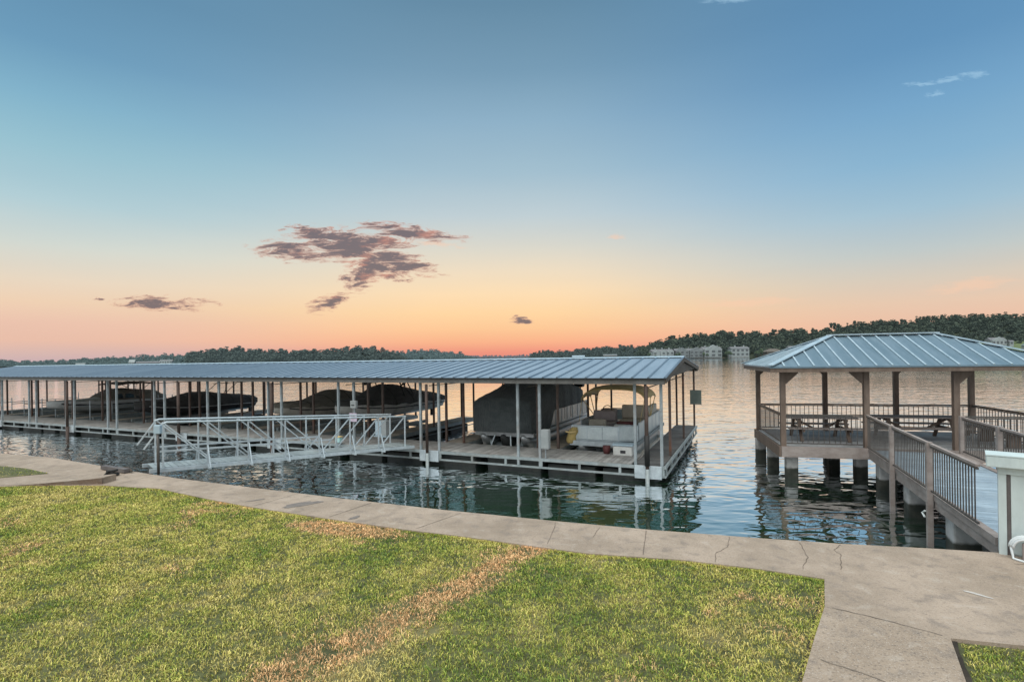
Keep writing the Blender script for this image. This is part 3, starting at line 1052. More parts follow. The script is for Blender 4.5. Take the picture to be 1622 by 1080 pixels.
for y in (.9, 2.1, 3.3, 5.7, 6.9, 8.1, 9.3):
    z = zroof(y) - .06
    pu.box(RX0, RX1 - .14, y - .03, y + .03, z - .05, z)
pu.build('purlin', M['under'], dock)
for k, (a, b) in enumerate(FING):
    x = (a + b) / 2
    rt = MB()
    rt.beam((x, -.2, 3.17), (x, 4.5, 3.73), .06, .1)
    rt.beam((x, 10.4, 3.26), (x, 4.5, 3.73), .06, .1)
    rt.beam((x, 0, 2.98), (x, 10.2, 3.0), .03, .03)
    rt.build('rafter', M['under'], dock)
# open gable end, dark end rafters
ge = MB()
ge.beam((RX1 - .01, -.3, 3.215), (RX1 - .01, 4.5, 3.82), .05, .15)
ge.beam((RX1 - .01, 10.5, 3.325), (RX1 - .01, 4.5, 3.82), .05, .15)
ge.build('gable_trim', M['under'], dock)
MB().prism([(-.22, 3.26), (10.42, 3.36), (10.42, 3.375), (4.5, 3.845), (-.22, 3.285)], 0, RX1 - .12, RX1 - .06).build('gable_panel', M['under'], dock)
# pale brackets that hold the anchor piles
PILE_X = [-.46, -8.64, -16.8, -23.2, -33.1, -41.3]
for x in PILE_X:
    MB().rbox(x - .42, x + .42, -.10, -.058, .12, HD - .005, .01).build('pile_bracket', M['white_alu'], dock)
pl = ['rusty anchor pile at the near right corner of the boat dock', 'rusty anchor pile just right of the gangway landing', 'anchor pile behind the middle of the white gangway',
      'thick anchor pile in front of the black covered boat', 'anchor pile just left of the gangway at the dock edge', 'anchor pile near the far left end of the boat dock']
for i, x in enumerate(PILE_X):
    r = .055 if i < 2 else .07
    t = thing('anchor_pile', pl[i], 'pile', D(x, -.2, -2.5), DZ, 'anchor piles along the dock front')
    MB().tube([(0, 0, 0), (0, 0, 2.95)], r * 1.15, 12).build('sleeve', M['frame'] if i < 2 else M['pile'], t, True)
    MB().tube([(0, 0, 2.955), (0, 0, 5.55)], r, 12).build('pipe', M['pile'], t, True)
    if i == 0:
        MB().tube([(0, 0, 3.05), (0, 0, 4.0)], r * 1.5, 12).build('rubber_guard', M['black'], t, True)
# mooring cleats/low pylons at finger ends (short dark stubs against the water)
for k, (a, b) in enumerate(FING[1:], 1):
    pass

# ------------------------------------------------------------------ things on the dock
t = thing('sign_board', 'dark grey green sign board on the far right post of the boat dock', 'sign', D(.1, 10.0, 1.62), DZ)
MB().box(-.30, .22, -.10, -.07, 0, .66).build('board', M['sign_back'], t)
f = MB()
f.box(-.31, .23, -.105, -.066, -.02, .0).box(-.31, .23, -.105, -.066, .66, .68)
f.build('board_edge', M['fascia'], t)

t = thing('utility_box', 'pale grey utility box beside a post in front of the dark covered pontoon', 'utility box', D(-3.93, -.02, HD + .32), DZ)
MB().rbox(-.13, .15, -.1, .12, 0, .66, .015).build('case', M['box_grey'], t)
MB().box(-.09, .11, -.108, -.1005, .05, .6).build('lid', M['box_grey'], t)
MB().tube([(0, .02, -.32), (0, .02, 0)], .025, 8).build('conduit', M['steel'], t)

t = thing('power_cabinet', 'pale blue electrical cabinet on a leg at the gangway landing', 'cabinet', D(-10.95, .1, HD), DZ)
MB().box(-.04, .04, -.04, .04, 0, .38).build('leg', M['steel'], t)
c = MB().rbox(-.27, .27, -.13, .13, .42, 1.03, .012).build('case', M['box_grey'], t)
MB().box(-.25, .03, -.142, -.1305, .45, 1.0).build('door', M['box_blue'], t)
MB().box(-.32, .30, -.17, .17, .385, .418).build('shelf', M['box_blue'], t)

t = thing('meter_box', 'small grey meter box high on a post behind the gangway', 'meter box', D(-12.2, -.1, 2.05), DZ)
MB().rbox(-.14, .14, -.1, .04, 0, .3, .015).build('case', M['box_grey'], t)
MB().box(-.07, .09, -.106, -.1005, .1, .14).build('slot', M['black'], t)
MB().tube([(0, 0, -.35), (0, 0, 0)], .03, 8).build('conduit', M['steel'], t)

t = thing('notice_sign', 'small pale pink notice under the meter box on the dock post', 'sign', D(-12.25, -.12, 1.5), DZ)
MB().box(-.19, .19, -.02, .0, 0, .34).build('board', M['pink'], t)
tx = MB()
for i, w in enumerate((.24, .18, .26, .15)):
    tx.box(-w / 2, w / 2, -.0225, -.0205, .27 - i * .065, .295 - i * .065)
tx.build('printed_lines', M['vinyl_mauve'], t)

t = thing('junction_box', 'tiny pale teal box hanging on the gangway side near the dock', 'junction box', D(-13.0, -.16, .62), DZ)
MB().rbox(-.12, .12, -.09, .09, 0, .2, .02).build('case', M['teal'], t)
MB().rbox(-.13, .13, -.1, .1, .204, .25, .015).build('lid', M['bimini'], t)

# ------------------------------------------------------------------ boats


def hull_sections(L, W, H, n=22):
    out = []
    for i in range(n + 1):
        s = i / n
        b = W / 2 * min(1, (max(s, .0) / .42)) ** .62 if s < .42 else W / 2 * (1 - .08 * ((s - .42) / .58) ** 2)
        b = max(b, .03)
        zs = H * (1.0 - .16 * s + .10 * (1 - min(1, s / .4)) ** 2)
        zk = H * .62 * max(0, 1 - s / .36) ** 1.8
        zc = zk + (zs - zk) * (.36 if s > .15 else .3)
        yy = s * L + (-.35 if s == 0 else 0)
        out.append((s, yy, b, zs, zc, zk))
    return out


def covered_boat(name, label, loc, L, W, H, hump, hull_mat, cover_mat, strip_mat, group='boats under canvas covers', tower=None, motor=True, hpos=.42, skirt=.16):
    t = thing(name, label, 'boat', loc, DZ, group)
    sec = hull_sections(L, W, H)
    hb, rub = [], []
    cv = []
    for s, y, b, zs, zc, zk in sec:
        hb.append([(b, y, zs), (b * .99, y, zs - .1), (b * .84, y, zc), (b * .4, y, (zc + zk) / 2 - .03), (0, y, zk), (-b * .4, y, (zc + zk) / 2 - .03), (-b * .84, y, zc), (-b * .99, y, zs - .1), (-b, y, zs)])
        # cover profile
        up = hump * math.exp(-((s - hpos) / (.17 if s < hpos else .34)) ** 2) + .10 + .12 * s
        if s < .02: up = .05
        if s > .93: up *= .8
        row = []
        m = 13
        for k in range(m):
            a = -1 + 2 * k / (m - 1)
            e = abs(a)
            x = b * 1.03 * a
            zz = zs + .02 + up * (1 - e ** 2.6) + .025 * math.sin(k * 2.3 + s * 21) * (1 - e)
            row.append((x, y, zz))
        sk = skirt * (1 + .25 * math.sin(s * 40))
        row = [(-b * 1.035, y, zs - sk)] + row + [(b * 1.035, y, zs - sk)]
        cv.append(row)
    MB().loft(hb, caps=True).build('hull', hull_mat, t, True)
    MB().loft(cv, caps=True).build('cover', cover_mat, t, True)
    for q in (4, 8, 12, 16, 20):
        MB().tube([(x * 1.006, y, z + .007) for x, y, z in cv[q]], .011, 5).build('cover_strap', M['black'], t)
    st = MB()
    for sgn in (1, -1):
        st.tube([(sgn * (b * .955 + .012), y, zc + (zs - zc) * .42) for s, y, b, zs, zc, zk in sec[1:]], .03, 6)
    st.build('hull_stripe', strip_mat, t)
    if motor:
        mo = MB()
        mo.rbox(-.22, .22, L + .12, L + .62, .25 * H, .95 * H, .08)
        mo.box(-.07, .07, L + .2, L + .5, -.35, .25 * H)
        mo.build('outboard', M['black'], t)
    if tower:
        y0, z0, zt = tower
        fr = MB()
        w = W / 2 - .1
        for sgn in (1, -1):
            fr.tube([(sgn * w, y0, z0), (sgn * w * .93, y0 - .25, z0 + (zt - z0) * .6), (sgn * w * .8, y0 - .3, zt)], .035, 8)
            fr.tube([(sgn * w, y0 + .75, z0), (sgn * w * .9, y0 + .2, zt - .1), (sgn * w * .8, y0 - .1, zt)], .03, 8)
            for q in range(3):
                fr.tube([(sgn * (w + .05), y0 - .35 + q * .08, zt - .45), (sgn * (w + .3), y0 - .2 + q * .1, zt - .1)], .035, 6)
            fr.rbox(sgn * w - .16, sgn * w + .16, y0 - .2, y0 + .25, zt - .28, zt - .02, .05)
        fr.tube([(-w * .8, y0 - .3, zt), (w * .8, y0 - .3, zt)], .04, 8)
        fr.tube([(-w * .8, y0 - .05, zt), (w * .8, y0 - .05, zt)], .03, 8)
        fr.build('wake_tower', M['black'], t)
    return t


def boat_lift(loc, label, L=5.2, W=2.7, tall=False):
    t = thing('boat_lift', label, 'boat lift', loc, DZ, 'boat lifts in the slips')
    fr = MB()
    for s in (1, -1):
        fr.beam((s * .7, .2, .42), (s * .7, L, .42), .12, .16)
    for y in (.7, L - .7):
        fr.beam((-W / 2, y, .26), (W / 2, y, .26), .12, .14)
    fr.build('cradle', M['frame'], t)
    for s in (1, -1):
        MB().tube([(s * W / 2, .1, .02), (s * W / 2, L + .2, .02)], .22, 12).build('float_tank', M['hull_tan'], t, True)
    if tall:
        gd = MB()
        for s in (1, -1):
            for y in (.3, L):
                gd.tube([(s * (W / 2 - .05), y, .1), (s * (W / 2 - .05), y, 1.55)], .03, 8)
            gd.tube([(s * (W / 2 - .05), .3, 1.1), (s * (W / 2 - .05), L, 1.1)], .025, 8)
        gd.build('guide_post', M['white_alu'], t)
    return t


def cx(k):  # centre of slip k (0 = rightmost)
    return (FING[k][0] + FING[k + 1][1]) / 2


covered_boat('speedboat', 'white speedboat under a black cover with wake tower racks, stern above the open slip', D(cx(3), 1.9, 1.02), 7.3, 2.45, .95, .66, M['hull_white'], M['cover_dark'], M['hull_dark'],
             tower=(3.4, 1.1, 2.12))
covered_boat('speedboat', 'tan hulled speedboat under a taupe cover, left of the black covered tower boat', D(cx(4) + .1, 2.0, .86), 6.9, 2.4, .92, .5, M['hull_tan'], M['cover_brown'], M['hull_dark'], hpos=.5)
covered_boat('speedboat', 'low dark boat under a black cover behind the shore end of the gangway', D(cx(7) + .55, 2.3, .62), 7.2, 2.4, .95, .42, M['hull_dark'], M['cover_dark'], M['grey_hull'], hpos=.45, skirt=.24)


def arch_top(mat, L, W, zt, t, y0, droop=.34, name='bimini_top', th=.03, zleg=None, legm=None):
    rows = []
    n = 16
    for j in range(7):
        y = y0 + L * j / 6
        sag = -.05 * abs(math.sin(j * math.pi / 2)) - (.1 if j in (0, 6) else 0)
        row = []
        for k in range(n + 1):
            a = -1 + 2 * k / n
            row.append((W / 2 * math.sin(a * 1.35) / math.sin(1.35), y, zt + sag - droop * abs(a) ** 3.2))
        row2 = [(x, yy, z - th) for x, yy, z in reversed(row)]
        rows.append(row + row2)
    top = MB().loft(rows, closed=True).build(name, mat, t, True)
    return top


def pontoon_open():
    t = thing('pontoon_boat', 'open pontoon boat with tan arched canopy and pale blue front rail in the rightmost slip', 'boat', D(cx(0) + .05, FW + .12, .3), DZ)
    W, L = 2.45, 6.6
    for s in (1, -1):
        MB().tube([(s * .82, .02, .42), (s * .82, .45, .16), (s * .82, 1.0, .08), (s * .82, L, .08)], [.08, .24, .30, .30], 16).build('pontoon_tube', M['tube'], t, True)
    MB().box(-W / 2, W / 2, .05, L, .42, .55).build('deck', M['frame'], t)
    MB().box(-W / 2 - .02, W / 2 + .02, .0, .045, .40, .58).build('deck_nose', M['white_alu'], t)
    # fence: front panel row, sides
    def fence(name, pts, z0, z1, nbar):
        (xa, ya), (xb, yb) = pts
        p = MB()
        dx, dy = (xb - xa), (yb - ya)
        ln = math.hypot(dx, dy)
        nx, ny = -dy / ln, dx / ln
        p.beam((xa, ya, (z0 + z1) / 2), (xb, yb, (z0 + z1) / 2), .012, z1 - z0 - .06)
        o = p.build(name, M['panel'], t)
        f = MB()
        f.beam((xa, ya, z1), (xb, yb, z1), .04, .04)
        f.beam((xa, ya, z0), (xb, yb, z0), .04, .04)
        for i in range(nbar + 1):
            q = i / nbar
            f.beam((xa + dx * q, ya + dy * q, z0), (xa + dx * q, ya + dy * q, z1), .035, .035)
        f.beam((xa + nx * .012, ya + ny * .012, z0 + (z1 - z0) * .55), (xb + nx * .012, yb + ny * .012, z0 + (z1 - z0) * .55), .014, .02)
        f.build('rail', M['white_alu'], o)
        return o
    e = W / 2 - .04
    fence('fence_panel', ((-e, .12), (e - .62, .12)), .60, 1.12, 3)
    fence('fence_panel', ((e, .75), (e, L - .3)), .60, 1.20, 6)
    fence('fence_panel', ((-e, 1.3), (-e, L - .3)), .60, 1.18, 6)
    fence('fence_panel', ((-e, L - .25), (e, L - .25)), .60, 1.18, 4)
    fence('gate_panel', ((e - .6, .13), (e, .55)), .60, 1.15, 1)
    # seats
    def seat(name, x0, x1, y0, y1, back, mat, h=.42, bh=.45):
        s = MB().rbox(x0, x1, y0, y1, .56, .56 + h, .06).build(name, mat, t)
        if back == 'y1':
            MB().rbox(x0, x1, y1 - .18, y1, .56 + h + .004, .56 + h + bh, .05).build('backrest', mat, s)
        elif back == 'y0':
            MB().rbox(x0, x1, y0, y0 + .18, .56 + h + .004, .56 + h + bh, .05).build('backrest', mat, s)
        elif back == 'x1':
            MB().rbox(x1 - .18, x1, y0, y1, .56 + h + .004, .56 + h + bh, .05).build('backrest', mat, s)
        return s
    seat('bench_seat', -.78, -.1, .5, 1.1, 'y1', M['vinyl_taupe'], .42, .3)
    seat('bench_seat', -.98, -.05, 1.75, 2.5, 'y1', M['vinyl_mauve'], .5, .42)
    seat('bench_seat', .15, 1.1, 2.0, 2.75, 'y1', M['vinyl_taupe'], .6, .55)
    seat('bench_seat', .55, 1.12, 3.0, 5.2, 'x1', M['vinyl_taupe'], .5, .52)
    seat('bench_seat', .15, .8, .7, 1.3, 'y1', M['vinyl_white'], .3, .22)
    MB().rbox(.18, .85, 1.45, 1.8, .56, 1.15, .05).build('cooler_seat', M['maroon'], t)
    co_ = MB().rbox(-.95, -.3, 3.3, 3.8, .56, 1.45, .07).build('console', M['vinyl_mauve'], t)
    MB().tube([(-.62 + .2 * math.cos(a), 3.22 + .06 * math.sin(a), 1.4 + .2 * math.sin(a)) for a in [i * 2 * math.pi / 20 for i in range(21)]], .018, 6).build('steering_wheel', M['black'], co_)
    arch_top(M['bimini'], 2.5, 2.55, 2.50, t, 1.6, .42)
    for s in (1, -1):
        for ya, yb in ((1.7, 3.2), (2.9, 3.3), (4.05, 3.3)):
            MB().tube([(s * (W / 2 - .06), yb, 1.15), (s * (W / 2 + .02), ya, 2.0), (s * (W / 2 - .02), ya, 2.12)], .018, 6).build('canopy_pole', M['bimini'], t)
        MB().tube([(s * (W / 2 - .05), 1.0, 1.15), (s * (W / 2 + .02), 1.65, 2.05)], .009, 5).build('canopy_strap', M['bimini'], t)
    mo = MB().rbox(-.2, .2, L + .05, L + .5, .5, 1.15, .08)
    mo.box(-.07, .07, L + .1, L + .35, -.3, .5)
    mo.build('outboard', M['black'], t)
    return t


pontoon_open()
# yellow vest draped on the front corner, white boxes on the deck
t = thing('life_vest', 'yellow life vest hung on the left front corner of the open pontoon boat', 'life vest', D(cx(0) - 1.12, FW + .2, 1.0), DZ)
v = MB()
rows = []
for j in range(11):
    q = j / 10
    w = .11 + .08 * math.sin(2.6 * q + .4) + .02 * math.sin(j * 1.1)
    ox = -.05 + .16 * q ** 2
    rows.append([(ox + w * math.cos(k * math.pi / 5) * (1 + .07 * math.sin(k * 2.2 + j)), .11 * math.sin(k * math.pi / 5) * (1 + .1 * math.cos(k * 1.7 + j * 1.3)), -.24 + .6 * q) for k in range(10)])
v.loft(rows, closed=True).build('vest_body', M['yellow'], t, True)
MB().tube([(-.2, -.14, .2), (0, -.2, .18), (.2, -.14, .22)], .03, 6).build('strap', M['bimini'], t)

t = thing('storage_box', 'white plastic storage box on the deck at the right front of the open pontoon', 'storage box', D(cx(0) + .98, FW - .42, HD), DZ)
MB().rbox(-.36, .3, -.2, .2, 0, .34, .04).build('bin', M['vinyl_white'], t)
MB().rbox(-.39, .33, -.23, .23, .345, .41, .02).build('lid', M['box_blue'], t)
MB().box(-.1, .08, -.212, -.2005, .1, .2).build('latch', M['hull_dark'], t)
t = thing('bucket', 'small reddish bucket under the nose of the open pontoon', 'bucket', D(cx(0) + .32, FW - .3, HD), DZ)
b_ = MB().tube([(0, 0, 0), (0, 0, .28)], [.11, .14], 14).build('pail', M['maroon'], t, True)
MB().tube([(.14 * math.cos(a), .02, .28 + .13 * math.sin(a)) for a in [i * math.pi / 8 for i in range(9)]], .008, 5).build('handle', M['white_alu'], t)


def pontoon_covered():
    t = thing('pontoon_boat', 'tall pontoon boat under a dark slate cover, white rails showing at its right side', 'boat', D(cx(1) - .05, FW + .35, .42), DZ)
    W, L = 2.62, 8.0
    for x, r in ((-.9, .30), (0, .33), (.9, .30)):
        MB().tube([(x, .05, .42), (x, .5, .16), (x, 1.1, .05), (x, L, .05)], [.08, r * .8, r, r], 16).build('pontoon_tube', M['tube'] if x else M['float'], t, True)
    MB().box(-W / 2, W / 2, .2, L, .40, .56).build('deck', M['tube'], t)
    MB().rbox(W / 2 + .003, W / 2 + .05, .6, L - .1, .44, .54, .01).build('rub_rail', M['white_alu'], t)
    e = W / 2 - .05
    for (xa, ya), (xb, yb), nb in (((e, .5), (e, L - .3), 9), ((-e, .5), (-e, L - .3), 9)):
        p = MB()
        p.beam((xa, ya, .95), (xb, yb, .95), .012, .62)
        o = p.build('fence_panel', M['hull_white'], t)
        f = MB()
        f.beam((xa, ya, 1.29), (xb, yb, 1.29), .045, .045)
        f.beam((xa, ya, .62), (xb, yb, .62), .04, .04)
        for i in range(nb + 1):
            q = i / nb
            f.beam((xa, ya + (yb - ya) * q, .64), (xa, ya + (yb - ya) * q, 1.27), .05, .05)
        f.build('rail', M['white_alu'], o)
        st = MB()
        for q in (.45, .5, .55, .62):
            st.box(xa + math.copysign(.008, xa), xa + math.copysign(.012, xa), ya + (yb - ya) * q, ya + (yb - ya) * q + .09, .72, 1.22)
        st.build('decal_bars', M['hull_dark'], o)
    # cover: steep front, ridge, high over the rails further back
    rows = []
    n = 48
    for i in range(n + 1):
        s = i / n
        y = .0 + s * (L - 1.0)
        zt = 1.98 + .68 * min(1, max(0, s - .03) / .36) ** .9 - .42 * max(0, (s - .55) / .45) ** 1.3
        if i == 0: zt = 1.9
        ze = zt - .12 - .26 * min(1, s / .3)
        zl = .54 if s < .30 else (1.27 if s > .36 else .54 + .73 * (s - .30) / .06)
        if i == 0: zl = .58
        hw = (W / 2 + .03) * (1 if s > .06 else .95) + .018 * math.sin(y * 5.1) + .012 * math.sin(y * 11.3 + 1)
        zt += .03 * math.sin(y * 2.9 + .5) - .05 * abs(math.sin(y * 1.3))
        row = [(-hw, y, zl), (-hw * 1.01, y, max(zl + .02, .75)), (-hw * 1.0, y, max(zl + .04, ze - .45))]
        m = 14
        for k in range(m + 1):
            a = -1 + 2 * k / m
            ea = abs(a)
            top = zt + (ze - zt) * ea ** 2.6
            row.append((hw * .975 * a, y, top + .03 * math.sin(k * 1.3 + s * 13) * (1 - ea) + .015 * math.sin(k * 2.9 - s * 31)))
        row += [(hw * 1.0, y, max(zl + .04, ze - .45)), (hw * 1.01, y, max(zl + .02, .75)), (hw, y, zl)]
        rows.append(row)
    MB().loft(rows, caps=True).build('cover', M['cover_green'], t, True)
    tw = MB()
    tw.rbox(-.55, -.25, 1.95, 2.3, 2.48, 2.82, .08)
    tw.tube([(-1.0, 2.2, 2.3), (-.9, 2.2, 2.66), (.9, 2.2, 2.66), (1.0, 2.2, 2.3)], .04, 8)
    tw.tube([(1.2, L - 1.3, 1.3), (1.15, L - 1.0, 2.0), (1.0, L - .7, 2.35)], .04, 8)
    tw.rbox(.75, 1.25, L - .95, L - .5, 2.0, 2.4, .07)
    tw.build('tow_bar', M['black'], t)
    se = MB().rbox(-1.1, 1.1, L - .9, L - .35, .57, 1.75, .08)
    se.build('lounge_seat', M['cover_dark'], t)
    sl = MB()
    for s in (-1, 1):
        sl.tube([(s * .35, .1, .45), (s * .45, -.1, .0)], .03, 6)
    sl.build('bow_ladder', M['white_alu'], t)
    mo = MB().rbox(-.25, .25, L + .05, L + .6, .45, 1.3, .1)
    mo.build('outboard', M['black'], t)
    return t


pontoon_covered()


def cruiser():
    t = thing('cabin_cruiser', 'grey cabin cruiser with a flat dark canopy near the left end of the dock', 'boat', D(cx(9) + .1, 1.9, .62), DZ)
    L, W, H = 6.6, 2.6, .9
    sec = hull_sections(L, W, H)
    hb = [[(b, y, zs), (b * .99, y, zs - .12), (b * .84, y, zc), (b * .4, y, (zc + zk) / 2), (0, y, zk), (-b * .4, y, (zc + zk) / 2), (-b * .84, y, zc), (-b * .99, y, zs - .12), (-b, y, zs)] for s, y, b, zs, zc, zk in sec]
    MB().loft(hb).build('hull', M['grey_hull'], t, True)
    dk = [[(b * .96 * a, y, zs + .02 + .22 * (1 - abs(a) ** 2) * min(1, s / .4)) for a in (-1, -.66, -.33, 0, .33, .66, 1)] for s, y, b, zs, zc, zk in sec if s < .46]
    MB().loft(dk, caps=False).build('foredeck', M['hull_tan'], t, True)
    st = MB()
    for sg in (1, -1):
        st.tube([(sg * (b * .95 + .012), y, zc + (zs - zc) * .5) for s, y, b, zs, zc, zk in sec[1:]], .05, 6)
    st.build('hull_stripe', M['hull_dark'], t)
    ca = []
    for s, top, sc in ((.36, .15, .80), (.43, .5, .8), (.5, .72, .8), (.62, .78, .82), (.75, .66, .84), (.92, .55, .86), (.97, .3, .86)):
        y = s * L
        w = W / 2 * sc
        ca.append([(-w, y, H * .9), (-w * .9, y, H * .9 + top * .8), (-w * .6, y, H * .9 + top), (0, y, H * .9 + top * 1.05), (w * .6, y, H * .9 + top), (w * .9, y, H * .9 + top * .8), (w, y, H * .9)])
    MB().loft(ca).build('cabin_cover', M['cover_brown'], t, True)
    for sg in (1, -1):
        for a, b in ((.47, .55), (.57, .66), (.68, .78)):
            MB().add([(sg * (W / 2 * .80 + .03), a * L, H + .02), (sg * (W / 2 * .80 + .03), b * L, H + .02), (sg * (W / 2 * .78 - .02), b * L, H + .34), (sg * (W / 2 * .78 - .02), a * L + .06, H + .34)], [(0, 1, 2, 3)]).build('window', M['glass'], t)
    arch_top(M['bimini_dark'], 2.5, 2.3, 2.08, t, 3.2, .10, th=.05)
    for sg in (1, -1):
        for ya, yb in ((3.4, 4.6), (5.5, 4.6), (4.5, 4.4)):
            MB().tube([(sg * 1.1, yb, 1.2), (sg * 1.1, ya, 1.98)], .018, 6).build('canopy_pole', M['brown_steel'], t)
    mo = MB().rbox(-.22, .22, L + .1, L + .6, .3, 1.0, .08).build('outboard', M['black'], t)
    return t


cruiser()
# dark arched canopy of the boat in the eighth slip hangs as its bimini
t8 = [o for o in COL.objects if o.get('label', '').startswith('low dark boat')][0]
arch_top(M['bimini_dark'], 1.3, 2.0, 2.42, t8, 4.9, .16, name='bimini_top')
for sg in (1, -1):
    for yy in (5.1, 6.1):
        MB().tube([(sg * .98, 4.7, 1.2), (sg * .98, yy, 2.3)], .02, 6).build('canopy_pole', M['brown_steel'], t8)

for k, lb, tl in ((0, 'boat lift under the open pontoon with the tan canopy', False), (1, 'boat lift under the tall slate covered pontoon', False),
                  (3, 'boat lift under the black covered speedboat with the tower', False), (4, 'boat lift under the taupe covered speedboat', False),
                  (7, 'boat lift under the low black covered boat', False), (9, 'boat lift under the grey cabin cruiser', True),
                  (10, 'empty boat lift with pale guide posts left of the cabin cruiser', True), (11, 'empty boat lift with guide posts in the leftmost slip', True),
                  (8, 'empty boat lift with guide posts right of the cabin cruiser', True), (5, 'empty boat lift left of the taupe covered speedboat', False)):
    boat_lift(D(cx(k), FW + .5, .0 if k in (2, 5) else .12), lb, 5.6 if k != 2 else 4.2, 2.5, tl)

# ------------------------------------------------------------------ gangway
G0, G1 = Vector((-10.1, 14.9, 1.04)), Vector((-4.4, 20.3, .66))


def gangway():
    gl = (G1 - G0)
    rz = math.atan2(gl.y, gl.x)
    t = thing('gangway', 'white aluminium truss gangway from the sea wall to the boat dock', 'gangway', (G0.x, G0.y, 0), rz)
    L = math.hypot(gl.x, gl.y)
    W = 1.08
    z0, z1 = G0.z, G1.z
    zb = lambda x: z0 + (z1 - z0) * x / L
    HT = lambda x: 1.32 - .14 * x / L
    dk = MB()
    n = int((L + .4) / .15)
    for i in range(n):
        x = -.2 + (L + .4) * i / n
        dk.box(x + .01, x + .14, -W / 2 + .06, W / 2 - .06, zb(x) + .03, zb(x) + .06)
    dk.build('deck_grating', M['frame'], t)
    for s in (1, -1):
        y = s * W / 2
        tr = MB()
        tr.beam((-.3, y, zb(-.3)), (L + .3, y, zb(L + .3)), .07, .10)
        tr.tube([(.0, y, zb(0) + HT(0) - .05), (.12, y, zb(.1) + HT(.1)), (L - .05, y, zb(L) + HT(L))], .03, 8)
        tr.beam((-.05, y, zb(0) + .52), (L * .62, y, zb(L * .62) + .5), .035, .05)
        N = 7
        for i in range(N + 1):
            x = L * i / N * .985 + .02
            tr.beam((x, y, zb(x)), (x, y, zb(x) + HT(x)), .04, .04)
            if i < N:
                x2 = L * (i + 1) / N * .985 + .02
                if i < 4:
                    tr.beam((x, y, zb(x) + HT(x)), (x2 + .25, y, zb(x2) + .04), .035, .035)
                else:
                    tr.beam((x, y, zb(x) + .04), (x2, y, zb(x2) + HT(x2)), .035, .035)
        # end brace toward the shore
        tr.beam((.02, y, zb(0) + HT(0) - .06), (-.42, y, zb(0) + .62), .035, .035)
        tr.build('truss_side', M['white_alu'], t)
        for i in range(1, N):
            x = L * i / N
            br = MB()
            br.beam((x, y + s * .02, zb(x) + .6), (x, y + s * .28, zb(x) - .02), .03, .03)
            br.beam((x, y + s * .05, zb(x) - .03), (x, y + s * .30, zb(x) - .03), .05, .05)
            br.build('outrigger', M['white_alu'], t)
    return t


gangway()
t = thing('dark_post', 'dark thin post at the shore end of the gangway', 'post', (-9.66, 14.25, .98))
MB().tube([(0, 0, 0), (0, 0, 1.22)], .035, 10).build('shaft', M['iron'], t, True)
MB().rbox(-.09, .09, -.06, .06, 1.1, 1.34, .02).build('cap', M['box_blue'], t)
t = thing('debris', 'dark clump of rope and driftwood lying beside the gangway landing', 'debris', (-10.78, 14.0, 1.0), .3)
d_ = MB()
for i in range(9):
    a = i * .75
    d_.tube([(.14 * math.cos(a) + .05, .06 * math.sin(a), .04 + .015 * i), (-.1 * math.cos(a * 1.3), .08 * math.sin(a * 1.7), .05 + .012 * i), (-.16 * math.cos(a), .1, .03)], .03, 6)
d_.build('rope_coil', M['black'], t, True)
t = thing('drift_log', 'weathered dark plank lying on the wall edge left of the gangway', 'log', (-11.25, 14.7, 1.02), R(-28))
MB().beam((-.5, 0, .05), (.75, 0, .05), .14, .1).build('plank', M['cab_dark'], t)
MB().tube([(-.2, .12, .02), (.5, .16, .06), (.9, .05, .04)], [.03, .04, .02], 7).build('branch', M['bark'], t)

# ------------------------------------------------------------------ gazebo on piers
GZ = R(-14.7)
GO = Vector((8.60, 16.68, 0))
gz = thing('gazebo', 'open timber gazebo with a blue grey hipped metal roof standing over the water', 'gazebo', GO, GZ)
GW, GD, GH = 7.0, 3.95, 1.05


